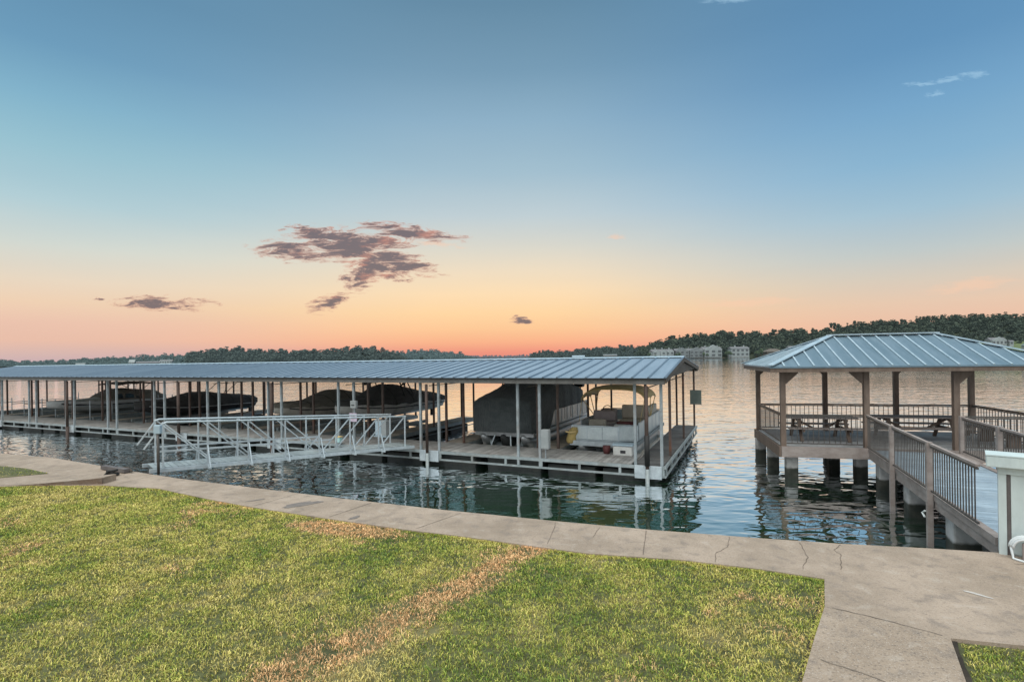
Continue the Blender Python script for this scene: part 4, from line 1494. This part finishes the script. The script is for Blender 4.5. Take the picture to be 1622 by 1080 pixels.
def gzb():
    planks(MB(), -.02, GW + .02, -.02, GD + .02, GH, 'x', .145).build('deck', M['gz_deck'], gz)
    for q in ((-.08, GW + .08, -.12, -.03), (-.08, GW + .08, GD + .03, GD + .12)):
        MB().box(*q, GH - .32, GH + .01).build('rim_joist', M['grey_wood'], gz)
    for q in ((-.14, -.085, -.10, GD + .1), (GW + .085, GW + .14, -.1, GD + .1)):
        MB().box(*q, GH - .33, GH + .006).build('rim_joist', M['wood'], gz)
    jb = MB()
    for i in range(10):
        x = .3 + i * .7
        jb.box(x - .03, x + .03, -.02, GD + .02, GH - .28, GH - .045)
    jb.build('floor_joist', M['under'], gz)
    zt = 3.42
    bay = GW / 3
    for j, y in enumerate((0.02, GD - .02)):
        for i in range(4):
            x = i * bay
            w = .075
            MB().box(x - w, x + w, y - w, y + w, GH + .002 if True else 0, zt).build('post', M['wood'], gz)
            # knee braces along the beam
            sides = {0: ((1,), (-1,), (1,), (-1,)), 1: ((1,), (-1,), (1,), (-1, 1))}[j][i]
            for s in sides:
                if i == 3 and s > 0:
                    continue
                a = .37 if j == 0 else .2
                MB().prism([(x + s * w, zt - .002), (x + s * (w + a), zt - .002), (x + s * (w + a), zt - .05), (x + s * w, zt - a - .04)], 1, y - .045, y + .045).build('knee_brace', M['wood'], gz)
        MB().box(-.1, GW + .1, y - .05, y + .05, zt + .002, zt + .14).build('eave_beam', M['wood'], gz)
    for x in (0, GW):
        MB().box(x - .05, x + .05, .08, GD - .08, zt + .002, zt + .135).build('eave_beam', M['wood'], gz)
    # hip roof
    ov = .46
    x0, x1, y0, y1 = -ov, GW + ov, -ov, GD + ov
    ze, zr = 3.585, 4.56
    h = (y1 - y0) / 2
    rx0, rx1, ry = x0 + h * 1.0, x1 - h * 1.0, (y0 + y1) / 2
    A, B, C_, D_ = (x0, y0, ze), (x1, y0, ze), (x1, y1, ze), (x0, y1, ze)
    P, Q = (rx0, ry, zr), (rx1, ry, zr)
    r = MB()
    r.add([A, B, Q, P], [(0, 1, 2, 3)])
    r.add([B, C_, Q], [(0, 1, 2)])
    r.add([C_, D_, P, Q], [(0, 1, 2, 3)])
    r.add([D_, A, P], [(0, 1, 2)])
    th = .045
    dn = lambda p: (p[0], p[1], p[2] - th)
    r.add([dn(A), dn(B), dn(Q), dn(P)], [(3, 2, 1, 0)])
    r.add([dn(B), dn(C_), dn(Q)], [(2, 1, 0)])
    r.add([dn(C_), dn(D_), dn(P), dn(Q)], [(3, 2, 1, 0)])
    r.add([dn(D_), dn(A), dn(P)], [(2, 1, 0)])
    for a, b in ((A, B), (B, C_), (C_, D_), (D_, A)):
        r.add([a, b, dn(b), dn(a)], [(0, 1, 2, 3)])
    rf = r.build('roof', M['roof_gz'], gz)
    rb = MB()

    def rib(p, q):
        p = Vector(p); q = Vector(q)
        rb.beam(p + Vector((0, 0, .016)), q + Vector((0, 0, .016)), .045, .04)
    n = int((x1 - x0) / .41)
    for i in range(1, n):
        x = x0 + i * (x1 - x0) / n
        if x < rx0: t_ = (x - x0) / h
        elif x > rx1: t_ = (x1 - x) / h
        else: t_ = 1
        t_ = min(1, t_)
        zz = ze + (zr - ze) * t_
        rib((x, y0 - .004, ze), (x, y0 + h * t_, zz))
        rib((x, y1 + .004, ze), (x, y1 - h * t_, zz))
    n = int((y1 - y0) / .41)
    for i in range(1, n):
        y = y0 + i * (y1 - y0) / n
        t_ = min(1, (y - y0) / h if y < ry else (y1 - y) / h)
        zz = ze + (zr - ze) * t_
        rib((x0 - .004, y, ze), (x0 + h * t_, y, zz))
        rib((x1 + .004, y, ze), (x1 - h * t_, y, zz))
    rb.build('roof_seam', M['roof_trim'], rf)
    hc = MB()
    for a, b in ((A, P), (B, Q), (C_, Q), (D_, P)):
        hc.beam(Vector(a) + Vector((0, 0, .045)), Vector(b) + Vector((0, 0, .045)), .2, .03)
    hc.beam((P[0] - .1, P[1], P[2] + .05), (Q[0] + .1, Q[1], Q[2] + .05), .24, .035)
    hc.build('hip_cap', M['roof_trim'], rf)
    fb = MB()
    fb.box(x0 + .02, x1 - .02, y0 + .02, y0 + .05, ze - .17, ze - .05)
    fb.box(x0 + .02, x1 - .02, y1 - .05, y1 - .02, ze - .17, ze - .05)
    fb.box(x0 + .02, x0 + .05, y0 + .055, y1 - .055, ze - .17, ze - .05)
    fb.box(x1 - .05, x1 - .02, y0 + .055, y1 - .055, ze - .17, ze - .05)
    fb.build('fascia', M['wood'], gz)
    so = MB()
    so.add([(x0 + .05, y0 + .05, ze - .16), (x1 - .05, y0 + .05, ze - .16), (x1 - .05, y1 - .05, ze - .16), (x0 + .05, y1 - .05, ze - .16)], [(0, 1, 2, 3)])
    so.build('ceiling', M['under'], gz)


gzb()


def railing(parent, a, b, zb, sp=.15, posts=True, h=1.0, railm=None, capw=.06):
    """dark balusters between two rails; one part with its rail caps"""
    a = Vector((*a, zb)); b = Vector((*b, zb))
    d = b - a
    L = d.length
    m = MB()
    n = max(2, int(L / sp))
    m.beam(a + Vector((0, 0, .1)), b + Vector((0, 0, .1)), .03, .035)
    m.beam(a + Vector((0, 0, h - .05)), b + Vector((0, 0, h - .05)), .03, .035)
    for i in range(1, n):
        p = a + d * (i / n)
        m.beam(p + Vector((0, 0, .118)), p + Vector((0, 0, h - .068)), .017, .017, up=(0, 1, 0))
    o = m.build('railing', M['iron'], parent)
    if railm:
        MB().beam(a + Vector((0, 0, h)), b + Vector((0, 0, h)), capw, .045).build('handrail', railm, o)
    return o


bay = GW / 3
railing(gz, (0.1, .02), (bay - .1, .02), GH, railm=M['iron'], capw=.04)
railing(gz, (2 * bay + .1, .02), (GW - .1, .02), GH, railm=M['iron'], capw=.04)
railing(gz, (0, .12), (0, GD - .12), GH, railm=M['wood'])
railing(gz, (GW, .12), (GW, GD - .12), GH, railm=M['wood'])
for i in range(3):
    railing(gz, (i * bay + .1, GD - .02), ((i + 1) * bay - .1, GD - .02), GH, railm=M['iron'], capw=.04)
# side extension of the deck edge railing to the right rear
for i, (x, y) in enumerate([(.28, .28), (.12, 2.1), (.02, 3.7), (2.35, 3.6), (3.9, 3.0), (2.0, 2.0), (4.67, .35), (4.7, 3.6), (6.9, .3), (6.9, 3.6), (2.45, .9)]):
    s = .17
    MB().rbox(x - s, x + s, y - s, y + s, -2.5, GH - .29, .03).build('pier', M['pier'], gz)

# picnic tables


def picnic(loc, rz, label, L=2.3):
    t = thing('picnic_table', label, 'picnic table', loc, rz, 'picnic tables in the gazebo')
    tp = MB()
    for i in range(5):
        tp.box(-L / 2, L / 2, -.38 + i * .154, -.38 + i * .154 + .144, .72, .76)
    tp.build('tabletop', M['grey_wood'], t)
    for s in (1, -1):
        b = MB()
        for i in range(2):
            y = s * .68 + (i - .5) * .15
            b.box(-L / 2, L / 2, y - .07, y + .07, .42, .46)
        b.build('bench', M['grey_wood'], t)
    for s in (1, -1):
        x = s * (L / 2 - .4)
        lg = MB()
        lg.beam((x, -.3, .715), (x, -.72, 0.0), .05, .1, up=(1, 0, 0))
        lg.beam((x, .3, .715), (x, .72, 0.0), .05, .1, up=(1, 0, 0))
        lg.beam((x + .05, -.8, .37), (x + .05, .8, .37), .05, .09)
        lg.beam((x + .05, -.36, .67), (x + .05, .36, .67), .05, .08)
        lg.beam((x, 0, .66), (x - s * .5, 0, .38), .05, .07)
        lg.build('leg_frame', M['wood'], t)
    return t


def GP(x, y, z=0):
    c, s = math.cos(GZ), math.sin(GZ)
    return (GO.x + x * c - y * s, GO.y + x * s + y * c, z)


picnic(GP(1.5, 1.75, GH + .004), GZ, 'timber picnic table under the left bay of the gazebo roof', 2.2)
picnic(GP(4.55, 2.3, GH + .004), GZ, 'timber picnic table behind the footbridge end, right of the other table', 2.6)
t = thing('bench', 'long timber bench along the right rear side inside the gazebo', 'bench', GP(6.45, 2.0, GH + .004), GZ)
MB().box(-.2, .2, -1.5, 1.5, .42, .47).build('seat', M['grey_wood'], t)
for y in (-1.3, 0, 1.3):
    lg = MB().box(-.16, .16, y - .04, y + .04, 0, .418)
    lg.build('leg', M['wood'], t)

# ------------------------------------------------------------------ footbridge from the shore to the gazebo
NB = [Vector((10.80, 15.84)), Vector((7.63, 8.29))]          # near (left) edge, gazebo to shore
fd = (NB[1] - NB[0]).normalized()
fn = Vector((-fd.y, fd.x))                                   # points to the right-hand side
FWD = 2.05


def footbridge():
    rz = math.atan2(fd.y, fd.x)
    t = thing('footbridge', 'timber footbridge with dark balusters linking the sea wall to the gazebo', 'footbridge', (NB[0].x, NB[0].y, 0), rz)
    L = (NB[1] - NB[0]).length
    # local x runs toward shore, local y to the far side
    x0, x1 = -.0, L + .15
    planks(MB(), .05, x1, .06, FWD - .06, GH, 'y', .145).build('deck', M['ramp_deck'], t)
    for y in (.0, FWD):
        st = MB()
        st.box(.05, x1, y - .05, y + .04, GH - .27, GH - .10)
        st.build('stringer', M['grey_wood'], t)
        st = MB()
        st.box(.05, x1, y - .075, y + .055, GH - .095, GH + .03)
        st.build('edge_board', M['grey_wood'], t)
    xs = [2.83, 5.57, L + .02]
    zt = GH + 1.03
    prev = .12
    for x in xs[:2]:
        MB().box(x - .05, x + .05, -.18, -.08, -.25, zt + .06).build('post', M['grey_wood'], t)
        cl = MB().rbox(x - .07, x + .07, -.20, -.184, zt + .065, zt + .07, .001)
    for a, b in ((.1, xs[0] - .06), (xs[0] + .06, xs[1] - .06), (xs[1] + .06, L - .35)):
        railing(t, (a, -.11), (b, -.11), GH, .118, railm=M['grey_wood'], h=1.05)
    for x in (.12, 2.4, 4.7):
        MB().box(x - .06, x + .06, FWD + .06, FWD + .18, GH - .3, zt + .06).build('post', M['grey_wood'], t)
    for a, b in ((.2, 2.33), (2.47, 4.63), (4.77, L - .5)):
        railing(t, (a, FWD + .12), (b, FWD + .12), GH, .118, railm=M['grey_wood'], h=1.05)
    # concrete piers with a cross beam, pale pipe beside each
    for x in (.55, 3.28, 6.05):
        for y in (.26, FWD - .3):
            MB().rbox(x - .22, x + .22, y - .22, y + .22, -2.5, GH - .29, .035).build('pier', M['pier'], t)
        MB().box(x - .1, x + .1, .045, FWD - .055, GH - .26, GH - .05).build('cross_beam', M['under'], t)
    cb = MB()
    for i in range(len(xs)):
        pass
    cb.tube([(xs[1] - .02, -.2, .72), (xs[1] - .1, -.23, .66), (xs[1] + .02, -.22, .6)], .02, 6)
    cb.build('cable', M['pvc'], t)
    return t


footbridge()

# ------------------------------------------------------------------ pale cabinet at the shore end of the footbridge
t = thing('panelled_wall', 'pale painted panelled half wall with a flat overhanging top at the shore end of the footbridge', 'half wall', (7.15, 7.74, 1.0), R(-41))
cw, cd, ch = 1.9, .22, 1.29
body = MB().box(.09, cw, .02, cd, .0, ch)
body.build('body', M['cab'], t)
MB().box(.0, .088, -.02, cd + .02, .0, ch - .002).build('corner_board', M['cab'], t)
MB().box(.091, .135, .004, .018, .0, ch - .11).build('shadow_gap', M['cab_dark'], t)
pn = MB()
x = .137
for w in (.30, .30, .30, .30, .30, .25):
    pn.box(x, x + w - .008, -.006, .018, .03, ch - .11)
    x += w
pn.build('siding', M['cab'], t)
MB().box(.0, cw, -.035, -.0, ch - .105, ch - .002).build('top_trim', M['cab'], t)
MB().rbox(-.13, cw + .1, -.14, cd + .06, ch, ch + .16, .012).build('lid', M['cab'], t)
MB().box(-.135, cw + .105, -.145, cd + .065, ch + .163, ch + .18).build('lid_cap', M['cab'], t)
t = thing('garden_hose', 'white hose looped over a stub pipe at the foot of the pale half wall', 'hose', (7.27, 7.46, 1.0), R(-41))
h_ = MB()
for k, (r, oy) in enumerate(((.15, 0), (.13, -.03), (.165, .03))):
    h_.tube([(-.0 + r * math.cos(math.pi - a), oy, .16 + (r * 1.05) * math.sin(a)) for a in [i * math.pi / 12 for i in range(13)]] + [(r, oy - .01, .02)], .017, 8)
h_.tube([(-.15, 0, .16), (-.14, -.01, .08), (-.13, -.05, .014), (0, -.14, .014), (.2, -.2, .014), (.5, -.26, .014)], .017, 8)
h_.build('hose_coil', M['hose'], t, True)
sp = MB().rbox(-.035, .045, -.035, .035, 0, .24, .012)
sp.build('stub_post', M['grey_wood'], t)

# ------------------------------------------------------------------ far shores: hills, woods, buildings
def crown_template(rs, n, kind):
    """small leaf clumps: unit tree, height 1, returns verts, quads, tone"""
    V, T = [], []
    if kind == 'pine':
        lumps = [(rs.uniform(-.10, .10), rs.uniform(-.10, .10), rs.uniform(.5, .9), rs.uniform(.10, .2)) for _ in range(6)]
        lumps.append((0, 0, .93, .11))
    else:
        lumps = [(rs.uniform(-.22, .22), rs.uniform(-.22, .22), rs.uniform(.3, .78), rs.uniform(.14, .26)) for _ in range(8)]
        lumps.append((0, 0, .82, .17))
    for i in range(n):
        cx_, cy_, cz_, r = lumps[rs.integers(len(lumps))]
        d = rs.normal(size=3)
        d /= np.linalg.norm(d)
        rad = r * rs.uniform(.55, 1.05)
        c = np.array([cx_, cy_, cz_]) + d * rad * np.array([1, 1, .8])
        s = rs.uniform(.035, .075)
        a = rs.normal(size=3); a /= np.linalg.norm(a)
        b = np.cross(a, d + rs.normal(size=3) * .5)
        b /= max(np.linalg.norm(b), 1e-6)
        V += [c - a * s - b * s * .7, c + a * s * .9 - b * s * .6, c + a * s + b * s * .75, c - a * s * .8 + b * s * .7]
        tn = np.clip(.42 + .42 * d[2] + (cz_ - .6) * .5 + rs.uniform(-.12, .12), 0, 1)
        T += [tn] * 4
    return np.array(V), np.array(T)


rs = np.random.default_rng(5)
CR = [crown_template(rs, 190, 'oak') for _ in range(5)]
PI_ = [crown_template(rs, 130, 'pine') for _ in range(4)]


def interp(prof, x):
    xs = [p[0] for p in prof]
    zs = [p[1] for p in prof]
    return np.interp(x, xs, zs)


def ridge(nm, prof, d, depth, th, spacing, rows, mat, label, pine=.2, flat=.6, seed=1, xr=None, lawnmat=None):
    """ground swell + one mass of wood that ends in the skyline given by prof (lateral metres, height)"""
    r = np.random.default_rng(seed)
    x0, x1 = prof[0][0], prof[-1][0]
    # terrain
    nx, ny = 60, 8
    vs, fs = [], []
    for j in range(ny + 1):
        q = j / ny
        for i in range(nx + 1):
            X = x0 + (x1 - x0) * i / nx
            top = max(.4, interp(prof, X) - th * .62)
            k = 1 + q * depth / d
            hgt = -.6 + (top + .6) * k * min(1, q * 1.05) ** .9 if j else -1.0
            vs.append((X * k, d + q * depth, hgt))
    for j in range(ny):
        for i in range(nx):
            a = j * (nx + 1) + i
            fs.append((a, a + 1, a + nx + 2, a + nx + 1))
    hl = MB().add(vs, fs).build('hill', M['hill'], None, True, fix=False)
    tag(hl, kind='structure')
    AV, AT = [], []
    for j in range(rows):
        q = (j + .3) / rows
        n = int((x1 - x0) / spacing)
        for i in range(n):
            X = x0 + (x1 - x0) * (i + r.uniform(-.5, 1.5)) / n
            qq = np.clip(q + r.uniform(-.5, .5) / rows, .01, 1)
            tp = interp(prof, X)
            kz = 1 + qq * depth / d
            tp = 4 + (tp - 4) * kz
            g_ = max(.0, -.6 + (max(.4, tp - th * .92) + .6) * qq ** .9)
            hh = min(th, max(2.5, tp - .3)) * r.uniform(.6, 1.15)
            hh = min(hh, max(2.0, (tp - g_) * (.92 + .2 * r.random()))) if qq > .5 else hh * .85
            k = 1 + qq * depth / d
            V, T = (PI_[r.integers(len(PI_))] if r.random() < pine else CR[r.integers(len(CR))])
            wv = hh * r.uniform(1.0, 1.6) * (1.2 if hh < 9 else 1.0)
            a = r.uniform(0, 6.28)
            c, s = math.cos(a), math.sin(a)
            AV.append(np.stack([(V[:, 0] * c - V[:, 1] * s) * wv + X * k, (V[:, 0] * s + V[:, 1] * c) * wv + d + qq * depth, V[:, 2] * hh + g_ - hh * .04], 1))
            AT.append(np.clip(T + r.uniform(-.22, .22), 0, 1))
        # low shrubs close the foot of the wood
    V = np.concatenate(AV)
    T = np.concatenate(AT)
    Q = np.arange(len(V)).reshape(-1, 4)
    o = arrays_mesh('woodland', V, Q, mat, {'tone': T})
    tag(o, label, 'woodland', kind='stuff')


PA = [(-1150, 14), (-897, 13.5), (-839, 14.5), (-782, 15.6), (-753, 12.2), (-695, 12.3), (-637, 15.3), (-570, 18.1), (-502, 20.9), (-454, 19.2), (-380, 17)]
PB = [(-386, 6), (-382, 17.7), (-359, 21.1), (-322, 23.5), (-292, 20.1), (-255, 18), (-217, 20.4), (-187, 22.9), (-158, 21), (-139, 16.2), (-127, 9)]
PC = [(-201, 17.8), (-175, 20.5), (-134, 22.9), (-93, 17.1), (-68, 9.6), (-54, 3)]
PD = [(-320, 13.9), (-104, 14.7), (-22, 13.4), (59, 16.2), (260, 16.4)]
PE = [(24, 2), (33, 12.6), (52, 16.1), (86, 14.7), (124, 20.8), (182, 21.8), (230, 20.4)]
PF = [(142, 5), (150, 16.7), (177, 25.5), (215, 30.3), (254, 32), (292, 31.4), (323, 34), (354, 32), (385, 39.2), (423, 42.5), (462, 42.7), (493, 46.8), (531, 47.8), (570, 48.7),
      (601, 45.9), (625, 44), (686, 40.7), (763, 34.1), (900, 32)]
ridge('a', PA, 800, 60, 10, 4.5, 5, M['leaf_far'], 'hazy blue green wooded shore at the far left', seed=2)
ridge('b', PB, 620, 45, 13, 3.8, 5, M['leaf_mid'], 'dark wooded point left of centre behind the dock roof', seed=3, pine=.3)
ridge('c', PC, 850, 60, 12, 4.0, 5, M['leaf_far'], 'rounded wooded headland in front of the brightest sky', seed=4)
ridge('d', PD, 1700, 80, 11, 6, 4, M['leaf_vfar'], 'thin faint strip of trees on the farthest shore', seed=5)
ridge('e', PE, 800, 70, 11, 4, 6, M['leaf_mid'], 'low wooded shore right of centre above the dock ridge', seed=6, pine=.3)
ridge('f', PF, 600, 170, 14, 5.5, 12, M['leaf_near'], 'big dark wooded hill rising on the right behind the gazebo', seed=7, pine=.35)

# pines that stand out along the crest of the right-hand hill
def pine_proto(k):
    t = thing('pine_tree', 'tall thin pine standing out along the crest of the right hand hill', 'tree', (0, 0, 0), 0, 'pines along the crest of the right hill')
    V, T = PI_[k % len(PI_)]
    V = V * np.array([13, 13, 17])
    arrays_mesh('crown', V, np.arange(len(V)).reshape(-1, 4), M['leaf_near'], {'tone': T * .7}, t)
    MB().tube([(0, 0, -1), (0, 0, 8), (.2, 0, 15)], [.35, .25, .1], 6).build('trunk', M['bark'], t)
    return t


protos = [pine_proto(k) for k in range(4)]
used = [False] * 4
X = 205.0
i = 0
while X < 800:
    k = rnd.randrange(4)
    dcr = 600 + 150
    kk = 1 + 150 / 600
    top = interp(PF, X) * 1.0
    o = protos[k] if not used[k] else copy_tree(protos[k])
    used[k] = True
    sc = rnd.uniform(.8, 1.1)
    # crest height as seen from the lake: scale with distance
    zt = 4 + (interp(PF, X) - 4) * (dcr / 640)
    o.location = (X * dcr / 640, dcr, zt - 17 * sc + rnd.uniform(-2.0, 1.0))
    o.rotation_euler = (0, 0, rnd.uniform(0, 6.28))
    o.scale = (sc, sc, sc)
    X += rnd.choice((3, 4, 6, 9, 14, 22)) * rnd.uniform(.8, 1.2)
    i += 1


def house(name, label, cat, loc, rz, w, d, h, roof_h, wall, roof, cols=4, floors=2, group=None, gables=0, chimneys=0, hip=False, ov=.5):
    t = thing(name, label, cat, loc, rz, group)
    wl_ = MB().box(-w / 2, w / 2, 0, d, -2, h)
    wo = wl_.build('wall', wall, t)
    rf = MB()
    if hip:
        q = min(w, d) / 2
        rf.add([(-w / 2 - ov, -ov, h + .02), (w / 2 + ov, -ov, h + .02), (w / 2 + ov, d + ov, h + .02), (-w / 2 - ov, d + ov, h + .02), (-w / 2 + q, d / 2, h + roof_h), (w / 2 - q, d / 2, h + roof_h)],
               [(0, 1, 5, 4), (1, 2, 5), (2, 3, 4, 5), (3, 0, 4), (3, 2, 1, 0)])
    else:
        rf.prism([(-ov, h + .02), (d + ov, h + .02), (d / 2, h + roof_h)], 0, -w / 2 - ov, w / 2 + ov)
    ro = rf.build('roof', roof, t)
    for c in range(chimneys):
        x = -w / 2 + w * (c + .6) / max(1, chimneys)
        MB().box(x - .6, x + .6, d / 2 - .6, d / 2 + .6, h + .3, h + roof_h + 1.6).build('chimney', wall, ro)
    for gi in range(gables):
        x = -w / 2 + w * (gi + .5) / gables
        gw = w / gables * .46
        MB().prism([(x - gw, -.0), (x + gw, -.0), (x + gw, h + .4), (x, h + .4 + gw * .5), (x - gw, h + .4)], 1, -1.4, .3).build('gable_front', wall, t)
    fh = h / floors
    for f_ in range(floors):
        for c in range(cols):
            x = -w / 2 + w * (c + .5) / cols
            ww = w / cols * .27
            y = -1.46 if gables and any(abs(x - (-w / 2 + w * (gi + .5) / gables)) < w / gables * .4 for gi in range(gables)) else -.06
            MB().box(x - ww, x + ww, y - .02, y + .05, f_ * fh + fh * .25, f_ * fh + fh * .8).build('window', M['house_glass'], t)
    return t


CG = 'pale condominium blocks on the right shore'
house('condominium', 'leftmost pale condominium block on the right shore, stepped gables', 'building', (166, 575, 1.2), .12, 24, 10, 6.6, 3.0, M['house_w'], M['house_roof'], 5, 2, CG, gables=3, chimneys=3)
house('condominium', 'second pale condominium block on the right shore, just right of the dock roof end', 'building', (195, 577, 1.2), -.05, 30, 10, 7.4, 2.6, M['house_g'], M['house_roof'], 6, 2, CG, gables=2, chimneys=3)
house('condominium', 'third condominium block with dark openings on the right shore', 'building', (222, 579, 1.2), .16, 22, 10, 8.2, 3.2, M['house_w'], M['house_roof'], 3, 2, CG, gables=1, chimneys=3)
house('condominium', 'white flat fronted condominium block right of the others, left of the boathouse', 'building', (252, 578, 1.6), .05, 20, 9, 8.6, 2.0, M['house_w'], M['house_roof'], 4, 2, CG, chimneys=2)
house('boathouse', 'dark open boathouse with a brown hipped roof beside the gazebo roof', 'boathouse', (288, 574, .6), .05, 17, 9, 5.5, 3.4, M['house_roof_b'], M['house_roof_b'], 3, 1, hip=True, ov=1.4)
house('lake_house', 'small white lake house peeking over the left slope of the gazebo roof', 'house', (313, 580, 4), .05, 11, 8, 5.5, 2.6, M['house_w'], M['house_roof'], 3, 1)
house('lake_house', 'pale lake house on the hillside over the right slope of the gazebo roof', 'house', (526, 566, 9.5), -.1, 15, 9, 5, 3.2, M['house_w'], M['house_roof'], 4, 1, gables=1)
house('shed', 'tiny white outbuilding right of the hillside lake house', 'shed', (539, 565, 9.5), -.1, 4, 4, 3.4, 1.6, M['house_w'], M['house_roof'], 1, 1)
house('lake_house', 'pale roofed house at the right edge of the picture beyond the gazebo roof', 'house', (553, 555, 4), -.1, 12, 8, 4.5, 2.2, M['house_w'], M['roof_trim'], 3, 1)
house('lake_house', 'white steep roofed house on the left shore above the dock roof', 'house', (-570, 785, 1.2), .3, 7, 7, 4.5, 4.2, M['house_w'], M['house_w'], 2, 1)
house('lake_house', 'long low grey house right of the white steep roofed one on the left shore', 'house', (-543, 786, 1.2), .3, 36, 8, 3.6, 2.2, M['house_g'], M['house_roof'], 8, 1)
house('lake_house', 'pale many windowed house at the right end of the left shore row', 'house', (-518, 784, 1.4), .3, 16, 8, 5.2, 2.5, M['house_w'], M['house_roof'], 5, 2, gables=2)
house('lake_house', 'small pale house on the far left shore', 'house', (-648, 786, 1.0), .4, 11, 7, 3, 1.8, M['house_w'], M['house_w'], 2, 1)
house('boathouse', 'small pale boathouse on the shore right of centre, above the dock ridge', 'boathouse', (100, 786, .5), 0, 18, 8, 3.4, 1.8, M['house_w'], M['roof_trim'], 4, 1)
house('boathouse', 'low brown boathouse on the shore nearer the right hill', 'boathouse', (148, 788, .5), 0, 20, 8, 4.2, 2.2, M['house_roof_b'], M['house_g'], 3, 1)
for i, (x, w) in enumerate(((212, 16), (243, 10))):
    t = thing('swim_dock', ('long low dock in front of the condominium row', 'short low dock below the white flat fronted condominium')[i], 'dock', (x, 560, 0), .05)
    MB().box(-w, w, 0, 5, .4, .8).build('deck', M['under'], t)
    pp = MB()
    for k in range(6):
        xx = -w + .4 + k * (2 * w - .8) / 5
        pp.box(xx - .15, xx + .15, .1, .4, -1, .39)
    pp.build('pile', M['under'], t)
V0, T0 = CR[2]
first = None
for i, (x, y, h) in enumerate(((150, 571, 7), (179, 570, 5.5), (183, 572, 6.5), (209, 571, 6), (213, 572, 5), (236, 571, 7.5), (239, 572, 6), (266, 570, 7), (272, 573, 9), (303, 571, 8), (318, 574, 10), (156, 570, 4))):
    if first is None:
        t = thing('shore_tree', 'round green tree by the water among the condominium blocks on the right shore', 'tree', (x, y, .8), 0, 'green trees among the condominium blocks')
        arrays_mesh('crown', V0, np.arange(len(V0)).reshape(-1, 4), M['leaf_shore'], {'tone': T0}, t)
        MB().tube([(0, 0, -.1), (0, 0, .5)], [.03, .02], 6).build('trunk', M['bark'], t)
        first = t
    else:
        t = copy_tree(first)
    t.location = (x, y, .8)
    t.scale = (h * rnd.uniform(1, 1.4), h, h)
    t.rotation_euler = (0, 0, rnd.uniform(0, 6))
lawn_far = MB().add([(500, 545, .1), (640, 545, .1), (640, 620, 14), (500, 620, 14)], [(0, 1, 2, 3)]).build('far_lawn', M['hill_lawn'])
tag(lawn_far, kind='structure')

# rocks in the water at the foot of the sea wall by the gangway landing
def rock(loc, r, seed, first=None):
    t = thing('rock', 'dark wet rock in the water at the foot of the sea wall beside the gangway', 'rock', loc, 0, 'rocks at the foot of the sea wall by the gangway')
    q = random.Random(seed)
    bm = bmesh.new()
    bmesh.ops.create_icosphere(bm, subdivisions=2, radius=1)
    ax = [Vector((q.uniform(-1, 1), q.uniform(-1, 1), q.uniform(-1, 1))).normalized() for _ in range(7)]
    for v in bm.verts:
        k = 1
        for a in ax:
            k = min(k, .72 / max(.05, v.co.normalized().dot(a)) if v.co.normalized().dot(a) > .72 else k)
        v.co = Vector((v.co.x * r * 1.3 * k, v.co.y * r * k, v.co.z * r * .75 * k))
    me = bpy.data.meshes.new('stone')
    bm.to_mesh(me)
    bm.free()
    me.materials.append(M['stain'] if seed % 2 else M['curb'])
    o = bpy.data.objects.new('stone', me)
    COL.objects.link(o)
    o.parent = t


for i, (x, y, r) in enumerate(((-9.2, 14.35, .3), (-8.75, 14.25, .22), (-8.5, 14.0, .34), (-8.0, 13.9, .26), (-7.7, 13.75, .18), (-9.0, 14.9, .2), (-7.2, 13.5, .24), (-8.2, 14.4, .17), (-10.9, 15.3, .3), (-11.3, 15.55, .2))):
    rock((x, y, .06 + .3 * r), r * 1.15, i + 40)
